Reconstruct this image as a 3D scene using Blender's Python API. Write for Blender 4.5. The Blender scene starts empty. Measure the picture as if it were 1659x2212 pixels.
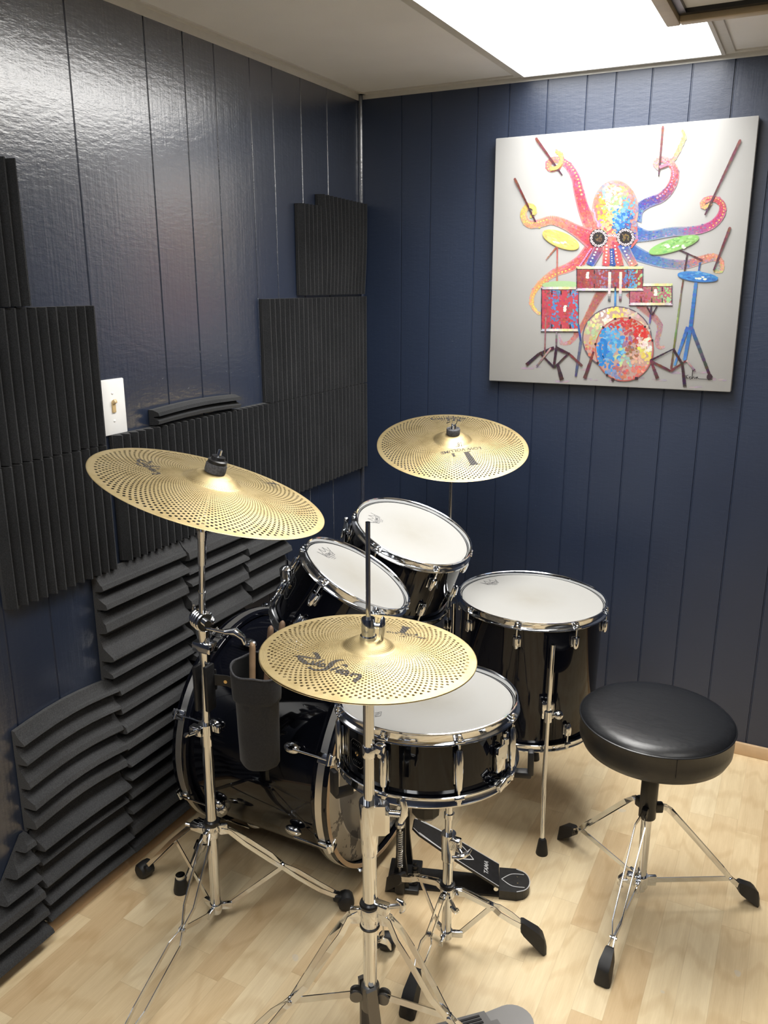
import bpy, bmesh, math, random
import numpy as np
from mathutils import Vector, Matrix
random.seed(7)
SC = bpy.context.scene
COL = SC.collection
PI = math.pi

# ------------------------------------------------------------------ camera
F_PX, W_PX, H_PX = 1792.46, 1659.0, 2212.0
CAM = Vector((1.48292, -2.72885, 1.51095)); YAW, PITCH = -0.4712, 0.2686
fw = Vector((math.sin(YAW)*math.cos(PITCH), math.cos(YAW)*math.cos(PITCH), -math.sin(PITCH)))
rt = Vector((math.cos(YAW), -math.sin(YAW), 0)); up = rt.cross(fw)
cd = bpy.data.cameras.new('camera'); cam = bpy.data.objects.new('camera', cd); COL.objects.link(cam)
cam.matrix_world = Matrix(((rt.x, up.x, -fw.x, CAM.x), (rt.y, up.y, -fw.y, CAM.y), (rt.z, up.z, -fw.z, CAM.z), (0, 0, 0, 1)))
cd.sensor_fit = 'VERTICAL'; cd.sensor_height = 36.0; cd.lens = F_PX/H_PX*36.0; cd.clip_start = 0.02
SC.camera = cam
# ------------------------------------------------------------------ light and exposure
LIGHT_STRENGTH = 4.2        # glow of the ceiling fixture diffusers
REAR_FILL_STRENGTH, SIDE_FILL_STRENGTH = 7.0, 3.6  # strengths of the two added fill panels, overhead and to the right
LIGHT_WATTS, LIGHT_SPREAD = 11.5, 128.0   # lamps behind the prismatic lens of the front fixture
LIGHT_COL = (1.0, 0.985, 0.95)
SC.view_settings.view_transform = 'Standard'; SC.view_settings.look = 'None'
SC.view_settings.gamma = 1.0; SC.view_settings.use_curve_mapping = False
SC.view_settings.exposure = 0.82
w = bpy.data.worlds.new('world'); SC.world = w; w.use_nodes = True
w.node_tree.nodes['Background'].inputs[0].default_value = (0.05, 0.055, 0.065, 1)
w.node_tree.nodes['Background'].inputs[1].default_value = 0.3

# ------------------------------------------------------------------ materials
class NT:
    """small helper around a material node tree"""
    def __init__(s, name):
        s.m = bpy.data.materials.new(name); s.m.use_nodes = True; s.t = s.m.node_tree
        s.b = s.t.nodes['Principled BSDF']; s.out = s.t.nodes['Material Output']
    def n(s, typ, **kw):
        nd = s.t.nodes.new(typ)
        for k, v in kw.items(): setattr(nd, k, v)
        return nd
    def l(s, a, b): s.t.links.new(a, b)
    def val(s, sock, v):
        if isinstance(v, bpy.types.NodeSocket): s.l(v, sock)
        else: sock.default_value = v
    def math(s, op, a, b=0.0, c=0.0):
        nd = s.n('ShaderNodeMath', operation=op)
        s.val(nd.inputs[0], a); s.val(nd.inputs[1], b)
        if op in ('MULTIPLY_ADD', 'COMPARE'): s.val(nd.inputs[2], c)
        return nd.outputs[0]
    def obj(s): return s.n('ShaderNodeTexCoord').outputs['Object']
    def sep(s, v):
        nd = s.n('ShaderNodeSeparateXYZ'); s.l(v, nd.inputs[0]); return nd.outputs
    def map(s, v, scale=(1, 1, 1), loc=(0, 0, 0)):
        nd = s.n('ShaderNodeMapping'); s.l(v, nd.inputs[0])
        nd.inputs['Scale'].default_value = scale; nd.inputs['Location'].default_value = loc
        return nd.outputs[0]
    def noise(s, v, scale, detail=3.0, rough=0.5):
        nd = s.n('ShaderNodeTexNoise'); s.l(v, nd.inputs['Vector'])
        nd.inputs['Scale'].default_value = scale; nd.inputs['Detail'].default_value = detail
        nd.inputs['Roughness'].default_value = rough
        return nd.outputs['Fac']
    def ramp(s, f, stops):
        nd = s.n('ShaderNodeValToRGB'); s.l(f, nd.inputs[0]); e = nd.color_ramp.elements
        while len(e) < len(stops): e.new(0.5)
        for el, (p, c) in zip(e, stops): el.position = p; el.color = (*c, 1) if len(c) == 3 else c
        return nd.outputs['Color']
    def mix(s, f, a, b, blend='MIX'):
        nd = s.n('ShaderNodeMix', data_type='RGBA', blend_type=blend)
        s.val(nd.inputs[0], f)
        for k, v in ((6, a), (7, b)):
            if isinstance(v, bpy.types.NodeSocket): s.l(v, nd.inputs[k])
            else: nd.inputs[k].default_value = (*v, 1)
        return nd.outputs[2]
    def bump(s, h, strength, dist=0.001):
        nd = s.n('ShaderNodeBump'); s.l(h, nd.inputs['Height'])
        nd.inputs['Strength'].default_value = strength; nd.inputs['Distance'].default_value = dist
        s.l(nd.outputs[0], s.b.inputs['Normal']); return nd
    def set(s, **kw):
        mp = dict(color='Base Color', metal='Metallic', rough='Roughness', coat='Coat Weight', coatr='Coat Roughness',
                  spec='Specular IOR Level', sheen='Sheen Weight', sheenr='Sheen Roughness', alpha='Alpha', aniso='Anisotropic', trans='Transmission Weight')
        for k, v in kw.items():
            i = s.b.inputs[mp[k]]
            if isinstance(v, bpy.types.NodeSocket): s.l(v, i)
            elif k == 'color': i.default_value = (*v, 1)
            else: i.default_value = v
        return s

def simple(name, color, rough=0.5, metal=0.0, noise=0.0, nscale=40, bump=0.0, **kw):
    t = NT(name); t.set(color=color, rough=rough, metal=metal, **kw)
    if noise or bump:
        f = t.noise(t.obj(), nscale, 4)
        if noise:
            lo = tuple(c*(1-noise) for c in color); hi = tuple(min(1, c*(1+noise)) for c in color)
            t.set(color=t.ramp(f, [(0.3, lo), (0.7, hi)]))
        if bump: t.bump(f, bump)
    return t.m

def mk_chrome(name='chrome', base=(0.73, 0.75, 0.78), r0=0.05, r1=0.13):
    t = NT(name); t.set(color=base, metal=1.0)
    f = t.noise(t.obj(), 35, 4)
    mr = t.n('ShaderNodeMapRange'); t.l(f, mr.inputs[0]); mr.inputs[3].default_value = r0; mr.inputs[4].default_value = r1
    t.set(rough=mr.outputs[0]); return t.m
CHROME = mk_chrome()
ALLOY = mk_chrome('cast_alloy', (0.20, 0.195, 0.19), 0.46, 0.56)
LACQUER = NT('black_lacquer').set(color=(0.0035, 0.004, 0.007), rough=0.05, spec=0.42).m
RUBBER = simple('black_rubber', (0.012, 0.012, 0.013), 0.55, noise=0.3, nscale=60, bump=0.15)
PLASTIC = simple('black_plastic', (0.010, 0.010, 0.011), 0.35, noise=0.2, nscale=50)
FELT = simple('grey_felt', (0.06, 0.06, 0.065), 0.95, noise=0.4, nscale=300, bump=0.4)
BRASS = NT('badge_brass').set(color=(0.75, 0.55, 0.28), rough=0.2, metal=1.0).m
WHITE_PLASTIC = simple('white_plastic', (0.80, 0.80, 0.79), 0.3, noise=0.02)
CREAM = simple('cream_plastic', (0.55, 0.40, 0.20), 0.35, noise=0.05)
DARKINK = simple('grey_print', (0.07, 0.07, 0.075), 0.6, noise=0.1)
BADGE = simple('dim_badge_print', (0.13, 0.13, 0.13), 0.4, noise=0.1)
SILVERINK = simple('silver_print', (0.55, 0.55, 0.55), 0.4, noise=0.1)
STEEL = NT('inlay_steel').set(color=(0.74, 0.73, 0.71), rough=0.38, metal=1.0).m
STRIKER = simple('black_pedal_paint', (0.014, 0.014, 0.015), 0.42, noise=0.35, nscale=90, bump=0.05)

def mk_wall(name, axis, coat=1.0, coatr=0.20, ior=2.3, k=1.0):
    t = NT(name); v = t.obj()
    if axis == 'y': st = t.map(v, (1, 60, 3)); br = t.map(v, (1, 14, 40)); 
    else: st = t.map(v, (60, 1, 3)); br = t.map(v, (14, 1, 40))
    grain = t.noise(st, 1.6, 5, 0.6); brush = t.noise(br, 2.2, 4, 0.65); big = t.noise(v, 1.7, 3); drips = t.noise(v, 90, 2)
    lump = t.math('MULTIPLY', t.math('GREATER_THAN', drips, 0.715), 1.2)
    h = t.math('ADD', t.math('MULTIPLY', grain, 0.6), t.math('ADD', t.math('MULTIPLY', brush, 0.8), lump))
    t.bump(h, 0.5, 0.0016)
    t.set(color=t.ramp(big, [(0.3, (0.0090*k, 0.0160*k, 0.0370*k)), (0.7, (0.0120*k, 0.0210*k, 0.0460*k))]), spec=0.5)
    mr = t.n('ShaderNodeMapRange'); t.l(t.noise(v, 5, 4), mr.inputs[0]); mr.inputs[3].default_value = 0.40; mr.inputs[4].default_value = 0.56
    t.set(rough=mr.outputs[0], coat=coat, coatr=coatr); t.b.inputs['Coat IOR'].default_value = ior; t.l([n for n in t.t.nodes if n.type == 'BUMP'][0].outputs[0], t.b.inputs['Coat Normal']); return t.m
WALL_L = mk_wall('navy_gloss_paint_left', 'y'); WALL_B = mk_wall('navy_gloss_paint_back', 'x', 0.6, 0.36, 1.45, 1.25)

def mk_floor():
    t = NT('maple_laminate'); v = t.obj(); o = t.sep(v)
    wd, ln = 0.066, 0.41
    rowf = t.math('DIVIDE', o[0], wd); row = t.math('FLOOR', rowf)
    wn = t.n('ShaderNodeTexWhiteNoise', noise_dimensions='1D'); t.l(row, wn.inputs['W'])
    yy = t.math('ADD', t.math('DIVIDE', o[1], ln), t.math('MULTIPLY', wn.outputs['Value'], 3.0)); seg = t.math('FLOOR', yy)
    wn2 = t.n('ShaderNodeTexWhiteNoise', noise_dimensions='2D')
    cb = t.n('ShaderNodeCombineXYZ'); t.l(row, cb.inputs[0]); t.l(seg, cb.inputs[1]); t.l(cb.outputs[0], wn2.inputs['Vector'])
    tone = t.ramp(wn2.outputs['Value'], [(0.0, (0.69, 0.515, 0.305)), (0.25, (0.77, 0.605, 0.375)), (0.7, (0.81, 0.655, 0.415)), (1.0, (0.85, 0.715, 0.48))])
    # wood figure, shifted per strip
    off = t.n('ShaderNodeVectorMath', operation='SCALE'); t.l(cb.outputs[0], off.inputs[0]); off.inputs[3].default_value = 3.7
    sh = t.n('ShaderNodeVectorMath', operation='ADD'); t.l(v, sh.inputs[0]); t.l(off.outputs[0], sh.inputs[1])
    fig = t.noise(t.map(sh.outputs[0], (20, 2.5, 1)), 2.2, 5, 0.6)
    fine = t.noise(t.map(sh.outputs[0], (160, 6, 1)), 2.0, 3)
    wv = t.n('ShaderNodeTexWave', wave_type='RINGS'); t.l(t.map(sh.outputs[0], (6, 1.1, 1)), wv.inputs['Vector'])
    wv.inputs['Scale'].default_value = 2.0; wv.inputs['Distortion'].default_value = 7.0; wv.inputs['Detail'].default_value = 2.0
    c = t.mix(0.70, tone, t.ramp(fig, [(0.3, (0.80, 0.76, 0.70)), (0.7, (1.0, 1.0, 1.0))]), 'MULTIPLY')
    c = t.mix(0.28, c, t.ramp(wv.outputs['Fac'], [(0.0, (0.72, 0.62, 0.50)), (0.25, (1, 1, 1)), (1.0, (1, 1, 1))]), 'MULTIPLY')
    c = t.mix(0.35, c, t.ramp(fine, [(0.35, (0.88, 0.84, 0.78)), (0.65, (1, 1, 1))]), 'MULTIPLY')
    # seams
    fx = t.math('FRACT', rowf); fy = t.math('FRACT', yy)
    big3 = t.math('FRACT', t.math('DIVIDE', row, 3.0))
    sx = t.math('LESS_THAN', t.math('MINIMUM', fx, t.math('SUBTRACT', 1.0, fx)), 0.010)
    sy = t.math('LESS_THAN', t.math('MINIMUM', fy, t.math('SUBTRACT', 1.0, fy)), 0.0022)
    seam = t.math('MAXIMUM', sx, sy)
    c = t.mix(t.math('MULTIPLY', seam, 0.17), c, (0.30, 0.19, 0.10))
    # worn pale paint spots
    spot = t.math('GREATER_THAN', t.noise(v, 7.5, 2), 0.735)
    c = t.mix(t.math('MULTIPLY', spot, 0.45), c, (0.62, 0.58, 0.52))
    t.set(color=c, rough=0.34, spec=0.4)
    t.bump(t.math('MULTIPLY', fine, 0.3), 0.08, 0.0005); return t.m
FLOOR = mk_floor()

def mk_ceiling():
    t = NT('ceiling_tile'); v = t.obj(); f = t.noise(v, 260, 3); g = t.noise(v, 4, 3)
    t.set(color=t.ramp(g, [(0.3, (0.76, 0.77, 0.79)), (0.7, (0.81, 0.82, 0.84))]), rough=0.9); t.bump(f, 0.25, 0.001); return t.m
CEIL = mk_ceiling()
GRID = simple('white_grid_metal', (0.62, 0.61, 0.58), 0.4, noise=0.03)
TAN = simple('tan_frame_paint', (0.42, 0.34, 0.22), 0.5, noise=0.08, nscale=20)
WOODTRIM = simple('light_wood_trim', (0.60, 0.42, 0.25), 0.45, noise=0.12, nscale=14)

def mk_foam(name, a, b):
    t = NT(name); v = t.obj(); f = t.noise(v, 420, 2); g = t.noise(v, 9, 3)
    c = t.mix(0.6, t.ramp(g, [(0.3, a), (0.7, b)]), t.ramp(f, [(0.35, (0.5, 0.5, 0.5)), (0.72, (1.5, 1.5, 1.5))]), 'MULTIPLY')
    t.set(color=c, rough=1.0, spec=0.08, sheen=0.12, sheenr=0.6); t.bump(f, 0.5, 0.0015); return t.m
FOAM = mk_foam('charcoal_foam', (0.0165, 0.0175, 0.0195), (0.0235, 0.0245, 0.0270))
FOAM2 = mk_foam('grey_foam', (0.036, 0.0365, 0.038), (0.050, 0.0505, 0.052))

def mk_head(name, stain):
    t = NT(name); v = t.obj(); o = t.sep(v)
    r = t.math('SQRT', t.math('ADD', t.math('MULTIPLY', o[0], o[0]), t.math('MULTIPLY', o[1], o[1])))
    centre = t.n('ShaderNodeMapRange'); t.l(r, centre.inputs[0]); centre.inputs[1].default_value = 0.02; centre.inputs[2].default_value = 0.11
    centre.inputs[3].default_value = 1.0; centre.inputs[4].default_value = 0.0
    bl = t.noise(v, 14, 4, 0.6)
    smud = t.math('MULTIPLY', centre.outputs[0], t.math('MULTIPLY', bl, stain))
    c = t.mix(smud, (0.305, 0.301, 0.287), (0.215, 0.198, 0.155))
    st = t.noise(t.map(v, (55, 160, 1)), 1.0, 2); marks = t.math('MULTIPLY', t.math('GREATER_THAN', st, 0.70), 0.35)
    c = t.mix(marks, c, (0.30, 0.31, 0.30))
    t.set(color=c, rough=0.55, spec=0.35); t.bump(t.noise(v, 700, 2), 0.06, 0.0004); return t.m
HEAD = mk_head('coated_drumhead', 0.7); HEAD_SN = mk_head('coated_snare_head', 0.9)
def mk_kick():
    t = NT('worn_head_floor_reflection'); v = t.obj(); o = t.sep(v)
    dy = t.math('SUBTRACT', o[1], 0.0); dz = t.math('SUBTRACT', o[2], 0.338)
    r = t.math('SQRT', t.math('ADD', t.math('MULTIPLY', dy, dy), t.math('MULTIPLY', dz, dz)))
    ring = t.math('GREATER_THAN', r, 0.232); line = t.math('COMPARE', r, 0.232, 0.0022)
    c = t.mix(ring, (0.20, 0.19, 0.175), (0.52, 0.47, 0.38)); c = t.mix(line, c, (0.62, 0.58, 0.50))  # cream outer ring paints the floor's reflection into the head colour
    worn = t.math('MULTIPLY', t.math('GREATER_THAN', t.noise(v, 16, 4, 0.65), 0.60), 0.75); c = t.mix(worn, c, (0.06, 0.06, 0.062))
    t.set(color=c, rough=0.16, spec=0.6); return t.m
KICKHEAD = mk_kick()
CLEARHEAD = simple('pale_drumhead', (0.58, 0.56, 0.50), 0.22, noise=0.05)

def mk_leather():
    t = NT('black_vinyl'); v = t.obj(); vo = t.n('ShaderNodeTexVoronoi', feature='DISTANCE_TO_EDGE'); t.l(t.map(v, (1, 1, 0.6)), vo.inputs['Vector']); vo.inputs['Scale'].default_value = 55
    nz = t.noise(t.map(v, (6, 22, 6)), 2.4, 5, 0.65)
    cr = t.math('ABSOLUTE', t.math('SUBTRACT', nz, 0.5)); cr = t.math('LESS_THAN', cr, 0.016)
    h = t.math('SUBTRACT', t.math('MULTIPLY', vo.outputs[0], 0.12), t.math('MULTIPLY', cr, 0.6))
    t.set(color=(0.0075, 0.0080, 0.0095), rough=0.36, spec=0.5); t.bump(h, 0.6, 0.0025); return t.m
VINYL = mk_leather()
CLOTH = simple('black_canvas_cloth', (0.014, 0.0135, 0.014), 0.9, noise=0.3, nscale=240, bump=0.3, sheen=0.1)
STICKWOOD = simple('hickory', (0.36, 0.235, 0.135), 0.45, noise=0.2, nscale=30)
STICKDARK = simple('worn_hickory', (0.19, 0.12, 0.075), 0.5, noise=0.3, nscale=30)

def mk_cymbal(name, R, N, r0, bmin, ink=False):
    t = NT(name); v = t.obj(); o = t.sep(v)
    r = t.math('SQRT', t.math('ADD', t.math('MULTIPLY', o[0], o[0]), t.math('MULTIPLY', o[1], o[1])))
    per = 0.83*2*PI/N
    a = t.math('MULTIPLY', t.math('ARCTAN2', o[1], o[0]), N/(2*PI)); a = t.math('ADD', a, 500.0)
    b = t.math('ADD', t.math('DIVIDE', t.math('LOGARITHM', t.math('DIVIDE', r, r0), math.e), per), 500.0)
    def lat(da):
        aa = t.math('SUBTRACT', t.math('FRACT', t.math('ADD', a, da)), 0.5)
        bs = t.math('ADD', b, da); bb = t.math('MULTIPLY', t.math('SUBTRACT', t.math('FRACT', bs), 0.5), 0.83)
        d = t.math('SQRT', t.math('ADD', t.math('MULTIPLY', aa, aa), t.math('MULTIPLY', bb, bb)))
        cen = t.math('SUBTRACT', t.math('ADD', t.math('FLOOR', bs), 0.5), 500.0+da)   # ring index of this hole
        ok = t.math('MULTIPLY', t.math('LESS_THAN', cen, 0.2), t.math('GREATER_THAN', cen, bmin))
        return t.math('MULTIPLY', t.math('LESS_THAN', d, 0.185), ok)
    hole = t.math('MAXIMUM', lat(0.0), lat(0.5))
    if ink: t.set(color=(0.045, 0.040, 0.036), rough=0.55)
    else:
        lathe = t.math('SINE', t.math('MULTIPLY', r, 2600.0)); stain = t.noise(v, 18, 4, 0.6)
        t.set(color=t.ramp(stain, [(0.30, (0.42, 0.325, 0.160)), (0.50, (0.55, 0.440, 0.235)), (0.75, (0.60, 0.490, 0.285))]), metal=1.0)
        mr = t.n('ShaderNodeMapRange'); t.l(stain, mr.inputs[0]); mr.inputs[3].default_value = 0.56; mr.inputs[4].default_value = 0.46
        t.set(rough=mr.outputs[0]); t.bump(lathe, 0.12, 0.0004)
    tr = t.n('ShaderNodeBsdfTransparent'); mx = t.n('ShaderNodeMixShader')
    t.l(hole, mx.inputs[0]); t.l(t.b.outputs[0], mx.inputs[1]); t.l(tr.outputs[0], mx.inputs[2]); t.l(mx.outputs[0], t.out.inputs[0])
    return t.m
CYM18 = mk_cymbal('perforated_bronze_large', 0.2286, 84, 0.2120, -29.6); INK18 = mk_cymbal('perforated_ink_large', 0.2286, 84, 0.2120, -29.6, True)
CYM14 = mk_cymbal('perforated_bronze_small', 0.178, 76, 0.1625, -27.6); INK14 = mk_cymbal('perforated_ink_small', 0.178, 76, 0.1625, -27.6, True)

def mk_emit(name, col, s):
    t = NT(name); t.set(color=(0.8, 0.8, 0.8)); t.b.inputs['Emission Color'].default_value = (*col, 1); t.b.inputs['Emission Strength'].default_value = s; return t.m
GLOW = mk_emit('lit_diffuser', LIGHT_COL, LIGHT_STRENGTH); REAR_FILL = mk_emit('fill_glow_rear', LIGHT_COL, REAR_FILL_STRENGTH); SIDE_FILL = mk_emit('fill_glow_side', LIGHT_COL, SIDE_FILL_STRENGTH)

def mk_canvas():
    t = NT('primed_canvas'); v = t.obj(); f = t.noise(v, 500, 2); g = t.noise(v, 5, 3)
    t.set(color=t.ramp(g, [(0.3, (0.335, 0.333, 0.329)), (0.7, (0.362, 0.360, 0.355))]), rough=0.55); t.bump(f, 0.12, 0.0004); return t.m
CANVAS = mk_canvas()
def mk_paint():
    t = NT('oil_paint'); at = t.n('ShaderNodeAttribute', attribute_name='paint'); t.set(color=at.outputs['Color'], rough=0.38)
    t.bump(t.noise(t.obj(), 160, 3), 0.35, 0.0012); return t.m
PAINT = mk_paint()

# ------------------------------------------------------------------ mesh builder
class MB:
    def __init__(s): s.v = []; s.f = []; s.M = Matrix.Identity(4); s.c = []
    def add(s, vs, fs, M=None, col=None):
        k = len(s.v); MM = s.M if M is None else s.M @ M
        s.v += [tuple(MM @ Vector(p)) for p in vs]; s.f += [tuple(i+k for i in f) for f in fs]
        s.c += [col]*len(fs); return s
    def lathe(s, prof, seg=64, closed=False, M=None, a0=0.0, a1=2*PI):
        full = abs(a1-a0-2*PI) < 1e-6; n = len(prof); vs = []; fs = []; cnt = seg if full else seg+1
        for i in range(cnt):
            a = a0+(a1-a0)*i/seg; ca, sa = math.cos(a), math.sin(a)
            vs += [(r*ca, r*sa, z) for r, z in prof]
        for i in range(seg):
            j = (i+1) % cnt
            for k in range(n if closed else n-1):
                k2 = (k+1) % n; fs.append((i*n+k, j*n+k, j*n+k2, i*n+k2))
        if not closed and full:
            if prof[0][0] > 1e-6: fs.append(tuple(i*n for i in range(cnt))[::-1])
            if prof[-1][0] > 1e-6: fs.append(tuple(i*n+n-1 for i in range(cnt)))
        return s.add(vs, fs, M)
    def tube(s, pts, r, seg=12, M=None, cap=True):
        pts = [Vector(p) for p in pts]; n = len(pts); rs = r if isinstance(r, (list, tuple)) else [r]*n
        vs = []; fs = []; d0 = (pts[1]-pts[0]).normalized(); u = d0.orthogonal().normalized()
        for i in range(n):
            d = (pts[min(i+1, n-1)]-pts[max(i-1, 0)]).normalized()
            u = (u-d*u.dot(d)).normalized(); q = d.cross(u)
            for k in range(seg):
                a = 2*PI*k/seg; vs.append(tuple(pts[i]+(u*math.cos(a)+q*math.sin(a))*rs[i]))
        for i in range(n-1):
            for k in range(seg):
                k2 = (k+1) % seg; fs.append((i*seg+k, i*seg+k2, (i+1)*seg+k2, (i+1)*seg+k))
        if cap: fs.append(tuple(range(seg))[::-1]); fs.append(tuple((n-1)*seg+k for k in range(seg)))
        return s.add(vs, fs, M)
    def strip(s, pts, w, t, wdir, M=None):
        """flat bar: sweep of a w x t rectangle, the w side kept near wdir"""
        pts = [Vector(p) for p in pts]; n = len(pts); vs = []; fs = []
        for i in range(n):
            d = (pts[min(i+1, n-1)]-pts[max(i-1, 0)]).normalized(); wd = Vector(wdir); wd = (wd-d*wd.dot(d)).normalized(); td = d.cross(wd)
            for a, b in ((-1, -1), (1, -1), (1, 1), (-1, 1)): vs.append(tuple(pts[i]+wd*a*w/2+td*b*t/2))
        for i in range(n-1):
            for k in range(4):
                k2 = (k+1) % 4; fs.append((i*4+k, i*4+k2, (i+1)*4+k2, (i+1)*4+k))
        fs.append((3, 2, 1, 0)); fs.append(tuple((n-1)*4+k for k in range(4)))
        return s.add(vs, fs, M)
    def box(s, c, size, bev=0.0, M=None):
        bm = bmesh.new(); bmesh.ops.create_cube(bm, size=1.0)
        for v in bm.verts: v.co = Vector((v.co.x*size[0], v.co.y*size[1], v.co.z*size[2]))
        if bev: bmesh.ops.bevel(bm, geom=list(bm.edges), offset=bev, segments=2, affect='EDGES', profile=0.5)
        bm.verts.index_update(); vs = [tuple(v.co+Vector(c)) for v in bm.verts]; fs = [tuple(v.index for v in f.verts) for f in bm.faces]; bm.free()
        return s.add(vs, fs, M)
    def prism(s, poly, h, M=None):
        """poly in xy extruded 0..h in z"""
        n = len(poly); vs = [(x, y, 0) for x, y in poly]+[(x, y, h) for x, y in poly]
        fs = [tuple(range(n))[::-1], tuple(range(n, 2*n))]+[(i, (i+1) % n, n+(i+1) % n, n+i) for i in range(n)]
        return s.add(vs, fs, M)
    def ball(s, c, r, sz=(1, 1, 1), seg=16, M=None):
        prof = [(r*math.sin(PI*i/10), -r*math.cos(PI*i/10)) for i in range(11)]; prof[0] = (1e-5, -r); prof[-1] = (1e-5, r)
        T = Matrix.Translation(c) @ Matrix.Diagonal((*sz, 1))
        return s.lathe(prof, seg, M=T if M is None else M @ T)
    def build(s, name, mat, parent=None, smooth=True, ang=35):
        me = bpy.data.meshes.new(name); me.from_pydata(s.v, [], s.f)
        bm = bmesh.new(); bm.from_mesh(me)
        if not any(s.c): bmesh.ops.recalc_face_normals(bm, faces=bm.faces)
        bm.to_mesh(me); bm.free()
        if smooth:
            me.polygons.foreach_set('use_smooth', [True]*len(me.polygons)); me.set_sharp_from_angle(angle=math.radians(ang))
        if any(s.c):
            ca = me.color_attributes.new('paint', 'FLOAT_COLOR', 'CORNER'); buf = []
            for p, c in zip(me.polygons, s.c): buf += [*c, 1.0]*len(p.vertices)
            ca.data.foreach_set('color', buf)
        me.materials.append(mat); o = bpy.data.objects.new(name, me); COL.objects.link(o)
        if parent: o.parent = parent
        return o

def frame(n):
    z = Vector(n).normalized(); x = Vector((1, 0, 0)); x = (x-z*x.dot(z)).normalized(); y = z.cross(x); return x, y, z
def mat4(o, x, y, z):
    return Matrix(((x[0], y[0], z[0], o[0]), (x[1], y[1], z[1], o[1]), (x[2], y[2], z[2], o[2]), (0, 0, 0, 1)))
def along(p, d, xh=None):
    """matrix at p with local z along d"""
    z = Vector(d).normalized(); x = Vector(xh) if xh else z.orthogonal(); x = (x-z*x.dot(z)).normalized(); return mat4(p, x, z.cross(x), z)
def thing(name, label, cat, M=None, loc=None, group=None):
    o = bpy.data.objects.new(name, None); COL.objects.link(o); o.empty_display_size = 0.05
    if M is not None: o.matrix_world = M
    if loc is not None: o.location = loc
    o['label'] = label; o['category'] = cat
    if group: o['group'] = group
    return o
def tag(o, label, cat, group=None):
    o['label'] = label; o['category'] = cat
    if group: o['group'] = group
    return o
def struct(o): o['kind'] = 'structure'; return o
def lab(o, s): o['label'] = s; return o
def text_polys(body, size, shear=0.0, bold=0.0):
    cu = bpy.data.curves.new('t', 'FONT'); cu.body = body; cu.size = size; cu.shear = shear; cu.align_x = 'CENTER'; cu.align_y = 'CENTER'; cu.offset = bold; cu.resolution_u = 3
    ob = bpy.data.objects.new('t', cu); COL.objects.link(ob); dg = bpy.context.evaluated_depsgraph_get(); me = ob.evaluated_get(dg).to_mesh()
    vs = [tuple(v.co) for v in me.vertices]; fs = [tuple(p.vertices) for p in me.polygons]
    ob.evaluated_get(dg).to_mesh_clear(); bpy.data.objects.remove(ob); bpy.data.curves.remove(cu); return vs, fs
def ribbon(pts, ws):
    """flat 2-D brush stroke -> verts, quads"""
    n = len(pts); vs = []; ws = ws if isinstance(ws, (list, tuple)) else [ws]*n
    for i in range(n):
        a = pts[max(i-1, 0)]; b = pts[min(i+1, n-1)]; dx, dy = b[0]-a[0], b[1]-a[1]; l = math.hypot(dx, dy) or 1
        vs += [(pts[i][0]-dy/l*ws[i]/2, pts[i][1]+dx/l*ws[i]/2), (pts[i][0]+dy/l*ws[i]/2, pts[i][1]-dx/l*ws[i]/2)]
    return vs, [(2*i, 2*i+1, 2*i+3, 2*i+2) for i in range(n-1)]
def smooth_path(pts, k=6):
    """Catmull-Rom through tuples of any length"""
    out = []; n = len(pts)
    for i in range(n-1):
        p0, p1, p2, p3 = pts[max(i-1, 0)], pts[i], pts[i+1], pts[min(i+2, n-1)]
        for j in range(k):
            t = j/k
            out.append(tuple(0.5*(2*b+(c-a)*t+(2*a-5*b+4*c-d)*t*t+(3*b-a-3*c+d)*t**3) for a, b, c, d in zip(p0, p1, p2, p3)))
    out.append(tuple(pts[-1])); return out

# ================================================================== ROOM
H = 2.1332; XR, YF = 3.05, -3.20
def panel_profile(length, grooves, depth=0.0035, half=0.0028):
    pts = [(0.0, 0.0)]
    for g in sorted(x for x in grooves if x < length-0.05): pts += [(g-half, 0.0), (g-half*0.4, -depth), (g+half*0.4, -depth), (g+half, 0.0)]
    return pts+[(length, 0.0)]
def wall_mesh(kind, length, grooves, thick=0.06):
    prof = panel_profile(length, grooves); m = MB(); n = len(prof); vs = []; fs = []
    for z in (-0.0, H):
        for d, off in prof: vs.append((off, -d, z) if kind == 'left' else (d, -off, z))
    for i in range(n-1): fs.append((i, i+1, n+i+1, n+i))
    k = len(vs)
    back = [(0, 0), (length, 0)]
    for z in (0.0, H):
        for d, _ in back: vs.append((-thick, -d, z) if kind == 'left' else (d, thick, z))
    fs += [(k, k+1, k+3, k+2), (0, k, k+2, n), (n-1, k+1, k+3, 2*n-1)]
    fs.append(tuple(range(n))+(k+1, k)); fs.append(tuple(n+i for i in range(n))+(k+3, k+2))
    m.add(vs, fs); return m
GL = [0.222, 0.378, 0.530, 0.639, 0.795, 0.917, 1.054, 1.293, 1.50, 1.62, 1.85, 2.05, 2.25, 2.48, 2.66, 2.9, 3.2, 3.6, 4.0]
GB = [0.159, 0.268, 0.430, 0.535, 0.659, 0.780, 0.866, 0.970, 1.080, 1.194, 1.31, 1.44, 1.60, 1.72, 1.9, 2.1, 2.3, 2.55, 2.8]
struct(wall_mesh('left', -YF, GL).build('wall_left', WALL_L, smooth=False))
struct(wall_mesh('back', XR, GB).build('wall_back', WALL_B, smooth=False))
m = MB(); m.box((XR+0.03, YF/2, H/2), (0.06, -YF, H)); struct(m.build('wall_right', WALL_L, smooth=False))
m = MB(); m.box((XR/2, YF-0.03, H/2), (XR, 0.06, H)); struct(m.build('wall_front', WALL_B, smooth=False))
m = MB(); m.box((XR/2, YF/2, -0.03), (XR+0.1, -YF+0.1, 0.06)); struct(m.build('floor', FLOOR, smooth=False))
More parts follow.
